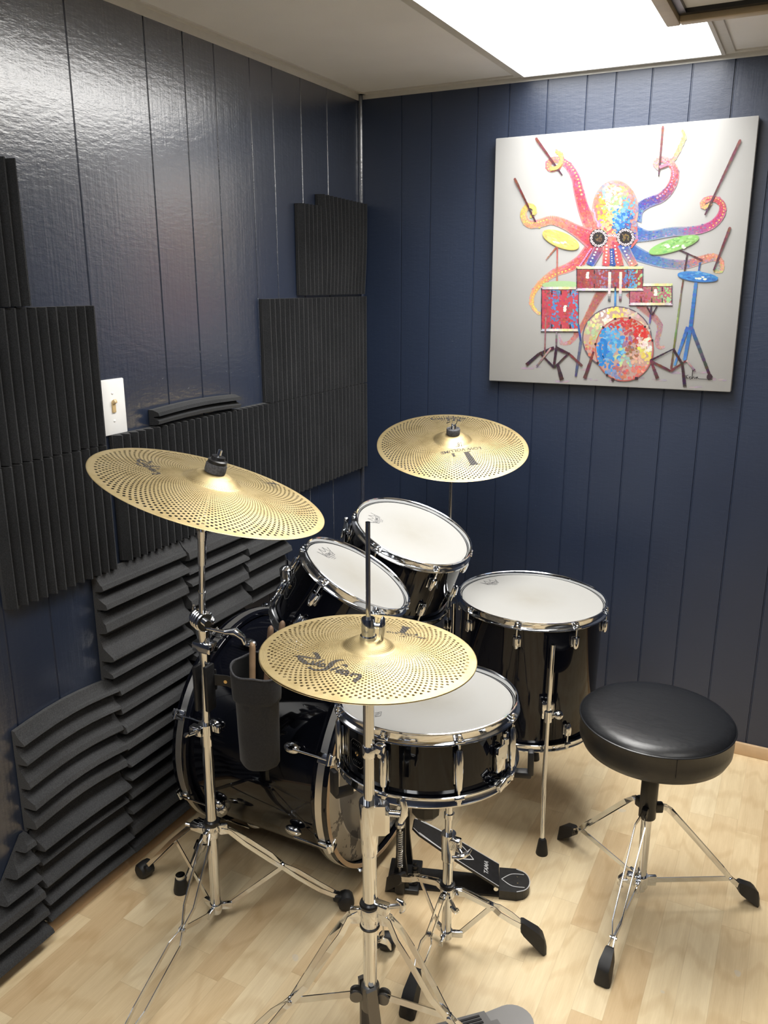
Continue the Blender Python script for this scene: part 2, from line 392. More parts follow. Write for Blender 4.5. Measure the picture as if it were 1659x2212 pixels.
m = MB(); m.box((XR/2, YF/2, H+0.03), (XR+0.1, -YF+0.1, 0.06)); struct(m.build('ceiling', CEIL, smooth=False))
m = MB(); m.tube([(0.005, -0.005, 0), (0.005, -0.005, H)], 0.0085, 10); struct(m.build('trim_1', WALL_L))
# ceiling wall angles and tees
m = MB(); m.box((0.011, YF/2, H-0.002), (0.022, -YF, 0.004)); m.box((0.001, YF/2, H-0.011), (0.002, -YF, 0.022)); struct(m.build('trim_2', GRID, smooth=False))
m = MB(); m.box((XR/2, -0.011, H-0.002), (XR, 0.022, 0.004)); m.box((XR/2, -0.001, H-0.009), (XR, 0.002, 0.018)); struct(m.build('trim_3', GRID, smooth=False))
def tee(x0, y0, x1, y1, name):
    m = MB(); cx, cy = (x0+x1)/2, (y0+y1)/2; sx, sy = max(abs(x1-x0), 0.024), max(abs(y1-y0), 0.024)
    m.box((cx, cy, H-0.003), (sx, sy, 0.006)); return struct(m.build(name, GRID, smooth=False))
tee(0.570, -0.022, 0.570, YF+0.02, 'trim_4'); tee(1.180, -0.022, 1.180, YF+0.02, 'trim_5'); tee(0.022, -1.262, 0.558, -1.262, 'trim_6'); tee(1.192, -1.262, XR-0.02, -1.262, 'trim_7'); tee(1.79, -0.022, 1.79, YF+0.02, 'trim_8'); tee(2.40, -0.022, 2.40, YF+0.02, 'trim_9')
# baseboards
def qround(r, h):
    return [(0, 0)]+[(r*math.cos(a*PI/16), h*math.sin(a*PI/16)) for a in range(9)]
m = MB(); pr = qround(0.018, 0.022); n = len(pr); m.add([(x, y, z) for y in (-0.0, YF) for x, z in pr], [(i, (i+1) % n, n+(i+1) % n, n+i) for i in range(n)]+[tuple(range(n)), tuple(range(n, 2*n))]); struct(m.build('baseboard_left', WOODTRIM))
m = MB(); m.box((XR/2, -0.006, 0.021), (XR, 0.012, 0.042), 0.002); struct(m.build('baseboard_back', WOODTRIM))

# ------------------------------------------------------------------ ceiling light and added fill panels
rad = math.radians
def ceiling_light(x0, x1, y0, y1, label, glow, watts=0):
    t = thing('ceiling_light', label, 'ceiling light', loc=((x0+x1)/2, (y0+y1)/2, H))
    m = MB(); hx, hy = (x1-x0)/2, (y0-y1)/2; b = 0.010
    for cx, cy, sx, sy in ((-hx-b/2, 0, b, 2*hy+2*b), (hx+b/2, 0, b, 2*hy+2*b), (0, hy+b/2, 2*hx, b), (0, -hy-b/2, 2*hx, b)): m.box((cx, cy, -0.006), (sx, sy, 0.012))
    m.build('frame', GRID, t, smooth=False)
    m = MB(); m.box((0, 0, -0.004), (2*hx, 2*hy, 0.006)); m.build('diffuser', glow, t, smooth=False)
    if watts:
        ld = bpy.data.lights.new('lamp', 'AREA'); ld.shape = 'RECTANGLE'; ld.size = 2*hx-0.01; ld.size_y = 2*hy-0.01; ld.energy = watts; ld.color = LIGHT_COL; ld.spread = rad(LIGHT_SPREAD)
        lo = bpy.data.objects.new('lamp', ld); COL.objects.link(lo); lo.parent = t; lo.location = (0, 0, -0.009)
    return t
ceiling_light(0.592, 1.158, -0.034, -1.238, 'glowing white ceiling panel light against the back wall above the painting', GLOW, LIGHT_WATTS)
ceiling_light(1.812, 2.378, -1.290, -2.480, 'added fill light panel further right, out of view', SIDE_FILL)  # unseen fill panel, added to brighten the floor from the right
ceiling_light(0.592, 1.158, -1.960, -3.150, 'added fill light panel overhead at the viewpoint, out of view', REAR_FILL)  # unseen fill panel over the camera, added because the front floor was dark
# ------------------------------------------------------------------ framed recess hanging under the ceiling
t = thing('ceiling_access_panel', 'tan-framed grey panel hanging under the ceiling, overlapping the lit panel light', 'panel', loc=(1.46, -1.08, 2.050))
m = MB(); hx, hy, wd = 0.348, 0.44, 0.030
for cx, cy, sx, sy in ((-hx+wd/2, 0, wd, 2*hy), (hx-wd/2, 0, wd, 2*hy), (0, hy-wd/2, 2*hx-2*wd, wd), (0, -hy+wd/2, 2*hx-2*wd, wd)): m.box((cx, cy, 0.014), (sx, sy, 0.028), 0.004)
m.build('frame', TAN, t)
m = MB()
for cx, cy, sx, sy in ((-hx+wd+0.008, 0, 0.016, 2*hy-2*wd), (hx-wd-0.008, 0, 0.016, 2*hy-2*wd), (0, hy-wd-0.008, 2*hx-2*wd-0.032, 0.016), (0, -hy+wd+0.008, 2*hx-2*wd-0.032, 0.016)): m.box((cx, cy, 0.018), (sx, sy, 0.012))
lab(m.build('gasket', PLASTIC, t), 'dark inner edge')
m = MB(); m.box((0, 0, 0.024), (2*hx-2*wd, 2*hy-2*wd, 0.006)); m.build('panel', CEIL, t)
m = MB()
for sx in (-1, 1):
    for sy in (-1, 1): m.box((sx*(hx-0.02), sy*(hy-0.02), 0.055), (0.012, 0.012, 0.056))
m.build('hanger', GRID, t)

# ------------------------------------------------------------------ acoustic foam on the left wall
def foam_v(y0, y1, z0, z1, n=12, base=0.010, peak=0.030, mat=FOAM, tilt=0.0, name='acoustic_foam_tile', sag=0.0):
    """wedges running up the wall (ridges vertical); local origin at bottom corner"""
    m = MB(); pts = []; L = y1-y0
    for i in range(n): pts += [(i*L/n, base), (i*L/n+0.0012, base), ((i+0.5)*L/n-0.0016, peak), ((i+0.5)*L/n+0.0016, peak), ((i+1)*L/n-0.0012, base)]
    pts.append((L, base)); k = len(pts); rows = 5; vs = []; fs = []; rnd = random.Random(int((y0*1000+z0*77)))
    wob = [rnd.uniform(-0.0012, 0.0012) for _ in range(k)]
    for r in range(rows):
        f = r/(rows-1); z = (z1-z0)*f
        for i, (y, x) in enumerate(pts): vs.append((x+sag*math.sin(f*PI)*0.5+sag*f*f*(y/L), y+wob[i]*math.sin(f*PI*1.3), z+tilt*y/L*(1 if r == rows-1 else 0)))
    for r in range(rows-1):
        for i in range(k-1): fs.append((r*k+i, r*k+i+1, (r+1)*k+i+1, (r+1)*k+i))
    b = len(vs); vs += [(0, 0, 0), (0, L, 0), (0, L, z1-z0+tilt), (0, 0, z1-z0)]
    top = (rows-1)*k
    fs += [tuple(range(k))+(b+1, b), tuple(top+i for i in range(k))+(b+2, b+3), (b, b+1, b+2, b+3)]
    fs.append(tuple(r*k for r in range(rows))+(b+3, b)); fs.append(tuple(r*k+k-1 for r in range(rows))+(b+2, b+1))
    m.add(vs, fs); o = m.build(name, mat, smooth=False); o.location = (0.0015, y0, z0); return o
def foam_h(y0, y1, z0, z1, prof, mat=FOAM2, name='acoustic_foam_tile', bow=0.0, cut=None):
    """ridges running along the wall; prof = list of (fraction of height, thickness)"""
    m = MB(); cols = 7; L = y1-y0; Hh = z1-z0; k = len(prof); vs = []; fs = []
    for c in range(cols):
        g = c/(cols-1)
        for f, x in prof: vs.append((x, g*L, f*Hh+bow*math.sin(g*PI)))
    for c in range(cols-1):
        for i in range(k-1): fs.append((c*k+i, (c+1)*k+i, (c+1)*k+i+1, c*k+i+1))
    b = len(vs)
    for c in range(cols): vs += [(0, c/(cols-1)*L, bow*math.sin(c/(cols-1)*PI)), (0, c/(cols-1)*L, Hh+bow*math.sin(c/(cols-1)*PI))]
    for c in range(cols-1):
        p, q = b+2*c, b+2*c+2
        fs += [(p, q, q+1, p+1), (c*k, p, q, (c+1)*k), (c*k+k-1, (c+1)*k+k-1, q+1, p+1)]
    fs.append(tuple(range(k))+(b+1, b)); e = (cols-1)*k; fs.append(tuple(e+i for i in range(k))+(b+2*cols-1, b+2*cols-2))
    m.add(vs, fs)
    if cut:
        me = bpy.data.meshes.new('c'); me.from_pydata(m.v, [], m.f); bm = bmesh.new(); bm.from_mesh(me)
        bmesh.ops.recalc_face_normals(bm, faces=bm.faces)
        r = bmesh.ops.bisect_plane(bm, geom=bm.verts[:]+bm.edges[:]+bm.faces[:], plane_co=cut[0], plane_no=cut[1], clear_outer=True)
        bmesh.ops.holes_fill(bm, edges=[e for e in bm.edges if e.is_boundary]); bm.verts.index_update()
        m.v = [tuple(v.co) for v in bm.verts]; m.f = [tuple(v.index for v in f.verts) for f in bm.faces]; m.c = [None]*len(m.f); bm.free()
    o = m.build(name, mat, smooth=False); o.location = (0.0015, y0, z0); return o
FG1 = 'foam tiles with upright ridges on the left wall'; FG2 = 'foam tiles with level ridges low on the left wall'
for args, lb in (
    ((-0.307, -0.020, 1.475, 1.787), 'foam tile nearest the corner in the top row, its upper edge curling'),
    ((-0.430, -0.309, 1.475, 1.750), 'narrow cut foam strip at the left end of the corner top row'),
    ((-0.318, -0.006, 1.160, 1.467), 'upright-ridged foam tile touching the corner in the second row'),
    ((-0.636, -0.321, 1.160, 1.467), 'upright-ridged foam tile second from the corner, below the cut strip'),
    ((-0.318, -0.006, 0.845, 1.157), 'upright-ridged foam tile touching the corner in the lowest upright row'),
    ((-0.636, -0.321, 0.845, 1.157), 'upright-ridged foam tile second from the corner in the lowest upright row'),
    ((-0.954, -0.639, 0.845, 1.160), 'upright-ridged foam tile third from the corner, below the short foam offcut'),
    ((-1.275, -0.957, 0.845, 1.160), 'upright-ridged foam tile right below the light switch, partly behind the left cymbal'),
    ((-1.620, -1.302, 1.147, 1.463), 'dark foam tile left of the light switch'),
    ((-1.620, -1.302, 0.838, 1.144), 'dark foam tile left of the crash cymbal, directly under another dark tile'),
    ((-1.780, -1.474, 1.466, 1.750), 'dark foam tile cut off by the left photo edge, topmost of its column')):
    n = 12 if args[1]-args[0] > 0.28 else 5
    o = foam_v(*args, n=n, tilt=-0.010 if n == 12 and args[3] > 1.78 else 0.0, sag=0.012 if args[3] > 1.78 else 0.0)
    tag(o, lb, 'acoustic foam', FG1)
def ridges(n, base, peak, flat=0.30, top=0.10, seed=0):
    rnd = random.Random(seed); p = []
    for i in range(n):
        a = i/n; s = 1.0/n
        p += [(a, base), (a+s*0.06, base), (a+s*(0.10), peak*rnd.uniform(0.92, 1.0)), (a+s*(0.10+flat), peak), (a+s*0.92, base)]
    p.append((1.0, base)); return p
def steps(seed, n=5):
    """foam profile of unequal stepped bars"""
    rnd = random.Random(seed); p = []; z = 0.0; ws = [rnd.uniform(0.55, 1.5) for _ in range(n)]; tot = sum(ws)
    for i, wv in enumerate(ws):
        s = wv/tot; pk = rnd.uniform(0.036, 0.054); sl = rnd.uniform(0.36, 0.60)
        p += [(z, 0.008), (z+0.20*s, 0.008), (z+0.25*s, pk-0.010), (z+0.29*s, pk-0.002), (z+0.34*s, pk), (z+(sl+0.05)*s, pk-0.004), (z+(sl+0.09)*s, pk-0.009), (z+(sl+0.30)*s, 0.018), (z+0.985*s, 0.010)]; z += s
    p.append((1.0, 0.010)); return p
for (y0, y1, z0, z1, sd, nr, bow, lb) in (
    (-1.372, -1.068, 0.560, 0.838, 1, 5, 0.0, 'level-ridged foam tile above the step, left of the crash stand mast'),
    (-1.064, -0.800, 0.548, 0.836, 2, 5, 0.0, 'level-ridged foam tile right behind the crash stand mast, upper row'),
    (-0.797, -0.560, 0.548, 0.830, 3, 5, 0.0, 'level-ridged foam tile nearest the corner, left of the small rack tom'),
    (-1.640, -1.352, 0.300, 0.556, 4, 5, 0.012, 'bowed level-ridged foam tile with a dark left edge under bare wall'),
    (-1.348, -1.068, 0.300, 0.548, 5, 5, 0.0, 'level-ridged foam tile between the bowed tile and the bass drum'),
    (-1.064, -0.790, 0.300, 0.544, 6, 5, 0.0, 'level-ridged foam tile mostly behind the bass drum, middle row'),
    (-1.630, -1.352, 0.042, 0.297, 7, 5, 0.004, 'level-ridged foam tile at floor level below the bowed tile'),
    (-1.348, -1.068, 0.040, 0.297, 8, 5, 0.0, 'level-ridged foam tile at floor level behind the crash stand legs'),
    (-1.064, -0.790, 0.040, 0.297, 9, 5, 0.0, 'level-ridged foam tile at floor level behind the bass drum'),
    (-1.940, -1.634, 0.020, 0.120, 11, 2, 0.0, 'low foam strip on the floor edge at the far lower left')):
    o = foam_h(y0, y1, z0, z1, steps(sd, nr), bow=bow); tag(o, lb, 'acoustic foam', FG2)
o = foam_h(-1.930, -1.642, 0.124, 0.300, steps(10, 4), cut=((0, 0.275, 0.176), (0, -0.80, 0.60)))
tag(o, 'torn triangular foam piece at the lower left above the floor strip', 'acoustic foam', FG2)
o = foam_h(-1.135, -0.790, 1.164, 1.203, [(0, 0.014), (0.08, 0.030), (0.30, 0.034), (0.48, 0.016), (0.56, 0.016), (0.64, 0.036), (0.86, 0.032), (1.0, 0.014)], mat=FOAM, bow=0.006, name='acoustic_foam_strip')
tag(o, 'short two-ridged foam offcut lying on top of the foam row right of the light switch', 'acoustic foam')

# ------------------------------------------------------------------ light switch
t = thing('light_switch', 'white wall plate with one cream toggle switch on the left wall', 'light switch', loc=(0, -1.258, 1.226))
m = MB(); m.box((0.0035, 0, 0), (0.007, 0.082, 0.132), 0.0025); m.build('wall_plate', WHITE_PLASTIC, t)
m = MB(); m.box((0.0085, 0, 0), (0.004, 0.011, 0.026), 0.001); m.box((0.013, 0, 0.006), (0.018, 0.0085, 0.010), 0.002, M=Matrix.Rotation(math.radians(-28), 4, 'Y')); lab(m.build('toggle', CREAM, t), 'cream toggle')
for z in (-0.033, 0.033):
    m = MB(); m.ball((0.0072, 0, z), 0.0034, (0.5, 1, 1)); m.build('screw', WHITE_PLASTIC, t)

# ================================================================== PAINTING
exec_painting = True
Q = [(68, 140), (1612, 5), (1445, 1625), (38, 1562)]; D = [(0, 1), (1, 1), (1, 0), (0, 0)]
A = []; B = []
for (x, y), (u, v) in zip(Q, D):
    A += [[x, y, 1, 0, 0, 0, -u*x, -u*y], [0, 0, 0, x, y, 1, -v*x, -v*y]]; B += [u, v]
hm = np.append(np.linalg.solve(np.array(A, float), np.array(B, float)), 1).reshape(3, 3)
PW = 0.766; PH = 0.762
def pc(x, y):
    q = hm @ np.array([x, y, 1.0]); return (q[0]/q[2]*PW, q[1]/q[2]*PH)
t = thing('canvas_painting', 'stretched canvas painting of a colourful octopus with sunglasses playing drums', 'painting', loc=(0.5105, -0.002, 1.192)); t.rotation_euler = (0, math.radians(-0.35), 0)
m = MB(); m.box((PW/2, -0.016, PH/2), (PW, 0.030, PH), 0.003); m.build('canvas', CANVAS, t)
PM = MB(); layer = [0]; rp = random.Random(11)
def lin(c): return tuple(0.62*(x/255/12.92 if x/255 <= 0.04045 else ((x/255+0.055)/1.055)**2.4) for x in c)
def put(poly, fs, col):
    layer[0] += 1; y = -0.0313-layer[0]*4.5e-7
    PM.add([(a, y, b) for a, b in (pc(*p) for p in poly)], fs, col=lin(lerp(col, PAPER, 0.10)))
def polyg(poly, col): put(poly, [tuple(range(len(poly)))], col)
def stroke(pts, ws, col, k=5):
    q = smooth_path([(*p, w_) for p, w_ in zip(pts, ws)], k) if len(pts) > 2 else [(*p, w_) for p, w_ in zip(pts, ws)]
    vs, fs = ribbon([(a, b) for a, b, _ in q], [max(1.0, c) for _, _, c in q]); put(vs, fs, col)
def daub(x, y, r, col, e=1.0, ang=0.0, n=7):
    ca, sa = math.cos(ang), math.sin(ang); P = []
    for i in range(n):
        a = 2*PI*i/n; rr = r*rp.uniform(0.75, 1.15); px, py = rr*math.cos(a), rr*e*math.sin(a); P.append((x+px*ca-py*sa, y+px*sa+py*ca))
    polyg(P, col)
def jit(c, j=18): return tuple(max(0, min(255, v+rp.uniform(-j, j))) for v in c)
def lerp(a, b, f): return tuple(p+(q-p)*f for p, q in zip(a, b))
def grad(stops, f):
    for (p0, c0), (p1, c1) in zip(stops, stops[1:]):
        if f <= p1: return lerp(c0, c1, max(0, (f-p0)/(p1-p0)))
    return stops[-1][1]
RED, CORAL, PINK, MAG = (196, 62, 78), (222, 128, 112), (232, 150, 190), (196, 60, 130)
YEL, ORG, BLUE, SKY, TEAL, GRN = (240, 222, 110), (232, 176, 70), (42, 92, 178), (66, 150, 214), (150, 186, 190), (160, 214, 130)
DARK, WHITE, BRN, PURP = (48, 28, 38), (244, 240, 228), (112, 52, 56), (128, 92, 138)
PAPER = (208, 200, 196)
def arm(pts, ws, stops, dots=None, edge=None, dens=1.0):
    q = smooth_path([(*p, w_) for p, w_ in zip(pts, ws)], 8); n = len(q)
    # soft outer edge, body, then daubs
    for i in range(n-1):
        f = i/(n-1); c = grad(stops, f); vs, fs = ribbon([q[i][:2], q[i+1][:2]], [q[i][2]*1.08, q[i+1][2]*1.08]); put(vs, fs, jit(lerp(c, PAPER, 0.42), 8))
    for i in range(n-1):
        f = i/(n-1); c = grad(stops, f); vs, fs = ribbon([q[i][:2], q[i+1][:2]], [q[i][2]*0.84, q[i+1][2]*0.84]); put(vs, fs, jit(c, 10))
    for i in range(1, n-1):
        f = i/(n-1); (ax, ay, _), (bx, by, _) = q[i-1], q[i+1]; l = math.hypot(bx-ax, by-ay) or 1; nx, ny = -(by-ay)/l, (bx-ax)/l; wv = q[i][2]
        for k in range(int(5*dens)):
            s = rp.uniform(-0.42, 0.42); c = grad(stops, min(1, max(0, f+rp.uniform(-0.12, 0.12)))); c = lerp(c, edge or c, max(0, s)*1.4)
            daub(q[i][0]+nx*s*wv+rp.uniform(-5, 5), q[i][1]+ny*s*wv+rp.uniform(-5, 5), rp.uniform(4, 8.5), jit(c, 26), 0.6, math.atan2(by-ay, bx-ax))
    if dots:
        side, col, f0, f1 = dots; acc = 0
        for i in range(1, n-1):
            acc += math.hypot(q[i][0]-q[i-1][0], q[i][1]-q[i-1][1]); f = i/(n-1)
            if acc > max(11, q[i][2]*0.30) and f0 <= f <= f1:
                acc = 0; (ax, ay, _), (bx, by, _) = q[i-1], q[i+1]; l = math.hypot(bx-ax, by-ay) or 1
                daub(q[i][0]-(by-ay)/l*side*q[i][2], q[i][1]+(bx-ax)/l*side*q[i][2], max(4.5, q[i][2]*0.125), jit(col, 12), 0.85)
def line(p, q, w0, w1, stops, seg=14, wob=2.0):
    for i in range(seg):
        f0, f1 = i/seg, (i+1)/seg; wv = w0+(w1-w0)*f0
        a = (p[0]+(q[0]-p[0])*f0, p[1]+(q[1]-p[1])*f0); b = (p[0]+(q[0]-p[0])*f1, p[1]+(q[1]-p[1])*f1)
        vs, fs = ribbon([a, b], [wv+rp.uniform(-wob, wob), wv+rp.uniform(-wob, wob)]); put(vs, fs, jit(grad(stops, f0), 16))
def ell(cx, cy, rx, ry, ang, n=36):
    ca, sa = math.cos(ang), math.sin(ang); return [(cx+rx*math.cos(2*PI*i/n)*ca-ry*math.sin(2*PI*i/n)*sa, cy+rx*math.cos(2*PI*i/n)*sa+ry*math.sin(2*PI*i/n)*ca) for i in range(n)]
# smudges on the painted ground
for x, y, rx in ((262, 1490, 40), (318, 1478, 25), (470, 1568, 70), (590, 1495, 45), (625, 1552, 55), (760, 1560, 60), (905, 1545, 60), (1030, 1555, 50), (1130, 1512, 35), (1225, 1598, 70), (1260, 1510, 60), (1360, 1552, 80)):
    for k in range(7): daub(x+rp.uniform(-rx, rx)*0.7, y+rp.uniform(-5, 5), rp.uniform(9, 20), jit((176, 160, 172), 10), 0.30)
# rear legs of the octopus
arm([(700, 1030), (660, 1100), (612, 1190), (560, 1275), (510, 1335), (465, 1340), (448, 1290)], [66, 50, 38, 30, 24, 20, 12], [(0, (150, 84, 78)), (0.5, (190, 112, 100)), (1, (196, 176, 190))], dens=0.6)
arm([(860, 1040), (930, 1130), (1000, 1190), (1035, 1245), (1018, 1320), (1028, 1365), (1062, 1360)], [62, 46, 38, 32, 26, 22, 12], [(0, (170, 104, 96)), (0.5, (168, 122, 132)), (1, (196, 150, 150))], dens=0.6)
arm([(650, 770), (580, 850), (500, 900), (420, 930), (350, 980), (300, 1040), (284, 1100), (305, 1150), (336, 1170)], [86, 64, 52, 44, 36, 30, 24, 18, 8], [(0, RED), (0.35, CORAL), (0.6, (236, 178, 96)), (1, (238, 210, 120))], (-0.22, YEL, 0.25, 0.9), PINK)
arm([(840, 790), (950, 840), (1060, 872), (1180, 880), (1280, 852), (1350, 838), (1388, 868), (1384, 915), (1346, 916)], [90, 66, 56, 50, 46, 42, 34, 28, 18], [(0, BLUE), (0.25, (90, 120, 170)), (0.5, CORAL), (0.75, (226, 150, 124)), (1, (206, 216, 130))], (-0.25, (240, 170, 150), 0.45, 0.95), SKY)
arm([(640, 660), (592, 570), (560, 460), (540, 375), (502, 308), (455, 272), (408, 266), (380, 292), (392, 322), (432, 314), (456, 280), (452, 236), (420, 216)], [96, 66, 58, 50, 44, 38, 36, 34, 32, 28, 26, 22, 12], [(0, CORAL), (0.12, RED), (0.3, (214, 92, 130)), (0.5, (232, 140, 120)), (0.7, (238, 170, 110)), (1, YEL)], (0.20, (240, 220, 130), 0.15, 1.0), MAG)
arm([(640, 735), (545, 682), (470, 642), (400, 622), (330, 640), (268, 645), (236, 602), (242, 560), (272, 536), (297, 552), (296, 585), (275, 600)], [110, 66, 56, 50, 46, 42, 38, 34, 30, 26, 22, 14], [(0, RED), (0.15, CORAL), (0.4, (232, 160, 124)), (0.6, (238, 206, 110)), (1, (238, 216, 120))], (0.18, (246, 226, 120), 0.3, 1.0), PINK)
arm([(880, 620), (905, 560), (960, 520), (1040, 488), (1094, 432), (1120, 362), (1110, 308), (1070, 270), (1025, 264), (1006, 292), (1030, 312), (1085, 292), (1122, 248), (1150, 190), (1175, 132), (1164, 96)], [90, 62, 56, 54, 50, 46, 42, 38, 34, 30, 24, 20, 22, 24, 20, 6], [(0, BLUE), (0.15, (70, 60, 150)), (0.3, RED), (0.45, (222, 140, 130)), (0.6, (236, 170, 150)), (0.72, (226, 120, 130)), (0.9, (240, 196, 120)), (1, YEL)], (-0.2, PINK, 0.18, 0.6), TEAL)
arm([(880, 700), (970, 712), (1100, 690), (1230, 682), (1330, 652), (1388, 592), (1396, 530), (1350, 496), (1300, 502), (1278, 532), (1300, 546), (1330, 524)], [100, 56, 52, 48, 45, 42, 38, 34, 30, 26, 20, 12], [(0, BLUE), (0.2, (110, 130, 170)), (0.35, MAG), (0.55, RED), (0.75, (228, 120, 110)), (1, YEL)], (0.18, (240, 206, 110), 0.35, 1.0), PINK)
# head
HC = (772, 562)
def in_head(x, y): return ((x-HC[0])/128)**2+((y-HC[1])/168)**2
polyg(ell(HC[0], HC[1], 136, 176, 0.0), lerp(CORAL, PAPER, 0.35)); polyg(ell(HC[0], HC[1], 124, 165, 0.0), (206, 128, 116))
polyg([(640, 640), (900, 640), (905, 740), (870, 785), (760, 790), (660, 785), (630, 730)], (206, 100, 96))
HS = [((740, 470), WHITE), ((760, 440), (246, 236, 150)), ((690, 520), ORG), ((685, 590), (236, 196, 70)), ((795, 450), YEL), ((790, 520), GRN), ((835, 540), (100, 170, 200)), ((760, 590), (230, 220, 140)), ((810, 600), SKY), ((790, 650), (36, 110, 196)), ((740, 655), (210, 190, 130)), ((850, 610), BLUE), ((700, 450), TEAL), ((850, 450), (196, 150, 150)), ((885, 540), CORAL), ((662, 560), CORAL), ((660, 640), PINK), ((880, 640), (80, 90, 160))]
for k in range(900):
    x, y = HC[0]+rp.uniform(-128, 128), HC[1]+rp.uniform(-168, 178); d = in_head(x, y)
    if d > 1.0 and not (y > 640 and 640 < x < 900): continue
    if d < 0.80:
        c = min(HS, key=lambda s: (s[0][0]-x-rp.uniform(-26, 26))**2+(s[0][1]-y-rp.uniform(-26, 26))**2)[1]
    else: c = lerp((216, 128, 112), (120, 140, 190), max(0, (x-HC[0])/180)) if y > 470 else lerp((150, 170, 190), (226, 130, 110), max(0, min(1, (x-660)/220)))
    daub(x, y, rp.uniform(6, 12), jit(c, 20), 0.8, rp.uniform(0, PI))
for k in range(60):
    a = rp.uniform(-0.6, 1.0); x, y = 745+rp.uniform(-45, 60), 500+rp.uniform(-70, 60); daub(x, y, rp.uniform(9, 17), jit(rp.choice([WHITE, (250, 246, 200), (246, 240, 180), GRN]), 8), 0.55, rp.uniform(0, PI))
for k in range(50): daub(805+rp.uniform(-45, 50), 615+rp.uniform(-60, 60), rp.uniform(9, 17), jit(rp.choice([SKY, (36, 116, 204), (120, 180, 220)]), 10), 0.6, rp.uniform(0, PI))
for k in range(12): daub(642+k*3+rp.uniform(-4, 4), 560+k*9, 6.5, (236, 170, 220), 0.9); daub(632-k*6, 790+k*9, 6.0, (232, 150, 210), 0.9)
for k in range(140):
    x, y = rp.uniform(640, 900), rp.uniform(690, 800)
    if abs(x-765) < 135-(y-690)*0.4: daub(x, y, rp.uniform(5, 10), jit(RED if x < 700 else (CORAL if x < 800 else BLUE), 26), 0.7, rp.uniform(0, PI))
# central root tentacles
for pts, ws, st in (([(690, 760), (660, 820), (625, 885)], [60, 52, 46], [(0, RED), (1, BLUE)]), ([(730, 750), (728, 820), (720, 890)], [56, 52, 46], [(0, CORAL), (1, RED)]),
                    ([(775, 750), (785, 820), (800, 890)], [56, 50, 44], [(0, RED), (1, (190, 96, 90))]), ([(815, 760), (850, 830), (885, 890)], [60, 52, 46], [(0, BLUE), (1, CORAL)]), ([(752, 790), (756, 840), (760, 888)], [22, 26, 30], [(0, (40, 70, 150)), (1, (40, 70, 150))])):
    arm(pts, ws, st, (0.12, WHITE, 0.1, 0.9))
# sunglasses
for cx, cy in ((676, 728), (833, 722)):
    polyg(ell(cx, cy, 54, 54, 0), (44, 34, 44)); polyg(ell(cx, cy, 34, 36, 0), (30, 26, 28))
    for k in range(26): daub(cx+rp.uniform(-18, 18), cy+rp.uniform(-18, 18), rp.uniform(3, 7), jit((104, 84, 50), 22), 0.7, rp.uniform(0, PI))
    for k in range(16): a = 2*PI*k/16; daub(cx+44*math.cos(a), cy+44*math.sin(a), 8.5, (226, 212, 216), 1.0, 0, 8); daub(cx+44*math.cos(a)+1, cy+44*math.sin(a)+1, 3.6, (90, 70, 84), 1.0, 0, 6)
for k in range(4): daub(735+k*14, 714-4*math.sin(k*PI/3), 8, (226, 206, 212), 1.0, 0, 8); daub(735+k*14, 714-4*math.sin(k*PI/3), 3.4, (100, 70, 90), 1.0, 0, 6)
# painted cymbals
def pcym(cx, cy, rx, ry, ang, cols, hi):
    polyg(ell(cx, cy+5, rx, ry, ang), lerp(cols[0], DARK, 0.25)); polyg(ell(cx, cy, rx, ry, ang), cols[0])
    for k in range(70):
        a, q = rp.uniform(0, 2*PI), math.sqrt(rp.uniform(0, 0.85)); x, y = q*rx*math.cos(a), q*ry*math.sin(a)
        daub(cx+x*math.cos(ang)-y*math.sin(ang), cy+x*math.sin(ang)+y*math.cos(ang), rp.uniform(8, 18), jit(rp.choice(cols), 12), 0.35, ang)
    for k in range(hi): daub(cx+rp.uniform(-0.4, 0.4)*rx, cy+ry*0.35+rp.uniform(-8, 8), rp.uniform(8, 14), (246, 246, 220), 0.5, ang)
line((435, 775), (432, 1375), 9, 9, [(0, (176, 96, 84)), (0.35, (196, 120, 100)), (0.45, (220, 210, 220)), (0.75, (190, 180, 200)), (1, DARK)], 30)
line((437, 772), (368, 855), 10, 5, [(0, (150, 80, 60)), (1, (190, 130, 120))])
line((1193, 822), (1160, 1030), 10, 9, [(0, DARK), (1, (110, 70, 60))]); line((1160, 1030), (1100, 1490), 9, 11, [(0, (110, 90, 80)), (0.35, (130, 160, 90)), (0.7, (90, 100, 60)), (1, BRN)], 26)
line((1145, 795), (1282, 856), 8, 12, [(0, DARK), (1, BRN)]); line((1268, 866), (1256, 940), 9, 9, [(0, (60, 80, 140)), (1, BLUE)])
pcym(455, 735, 114, 44, 0.38, [(236, 220, 110), (242, 228, 140), (214, 210, 120), (236, 190, 110)], 6)
pcym(1116, 764, 152, 36, -0.30, [(142, 200, 110), (170, 216, 140), (110, 176, 90)], 8)
line((1244, 985), (1214, 1240), 20, 22, [(0, (60, 120, 190)), (1, (40, 96, 176))], 20); line((1214, 1240), (1178, 1440), 22, 20, [(0, (40, 96, 176)), (1, (66, 130, 196))], 16)
line((1196, 1245), (1120, 1470), 20, 12, [(0, BLUE), (1, (70, 140, 200))], 16); line((1216, 1245), (1322, 1520), 22, 16, [(0, (50, 90, 160)), (0.6, (70, 60, 80)), (1, DARK)], 18); daub(1322, 1535, 20, DARK, 1.0)
pcym(1254, 950, 118, 28, 0.10, [(52, 126, 206), (90, 160, 220), (36, 100, 186)], 4)
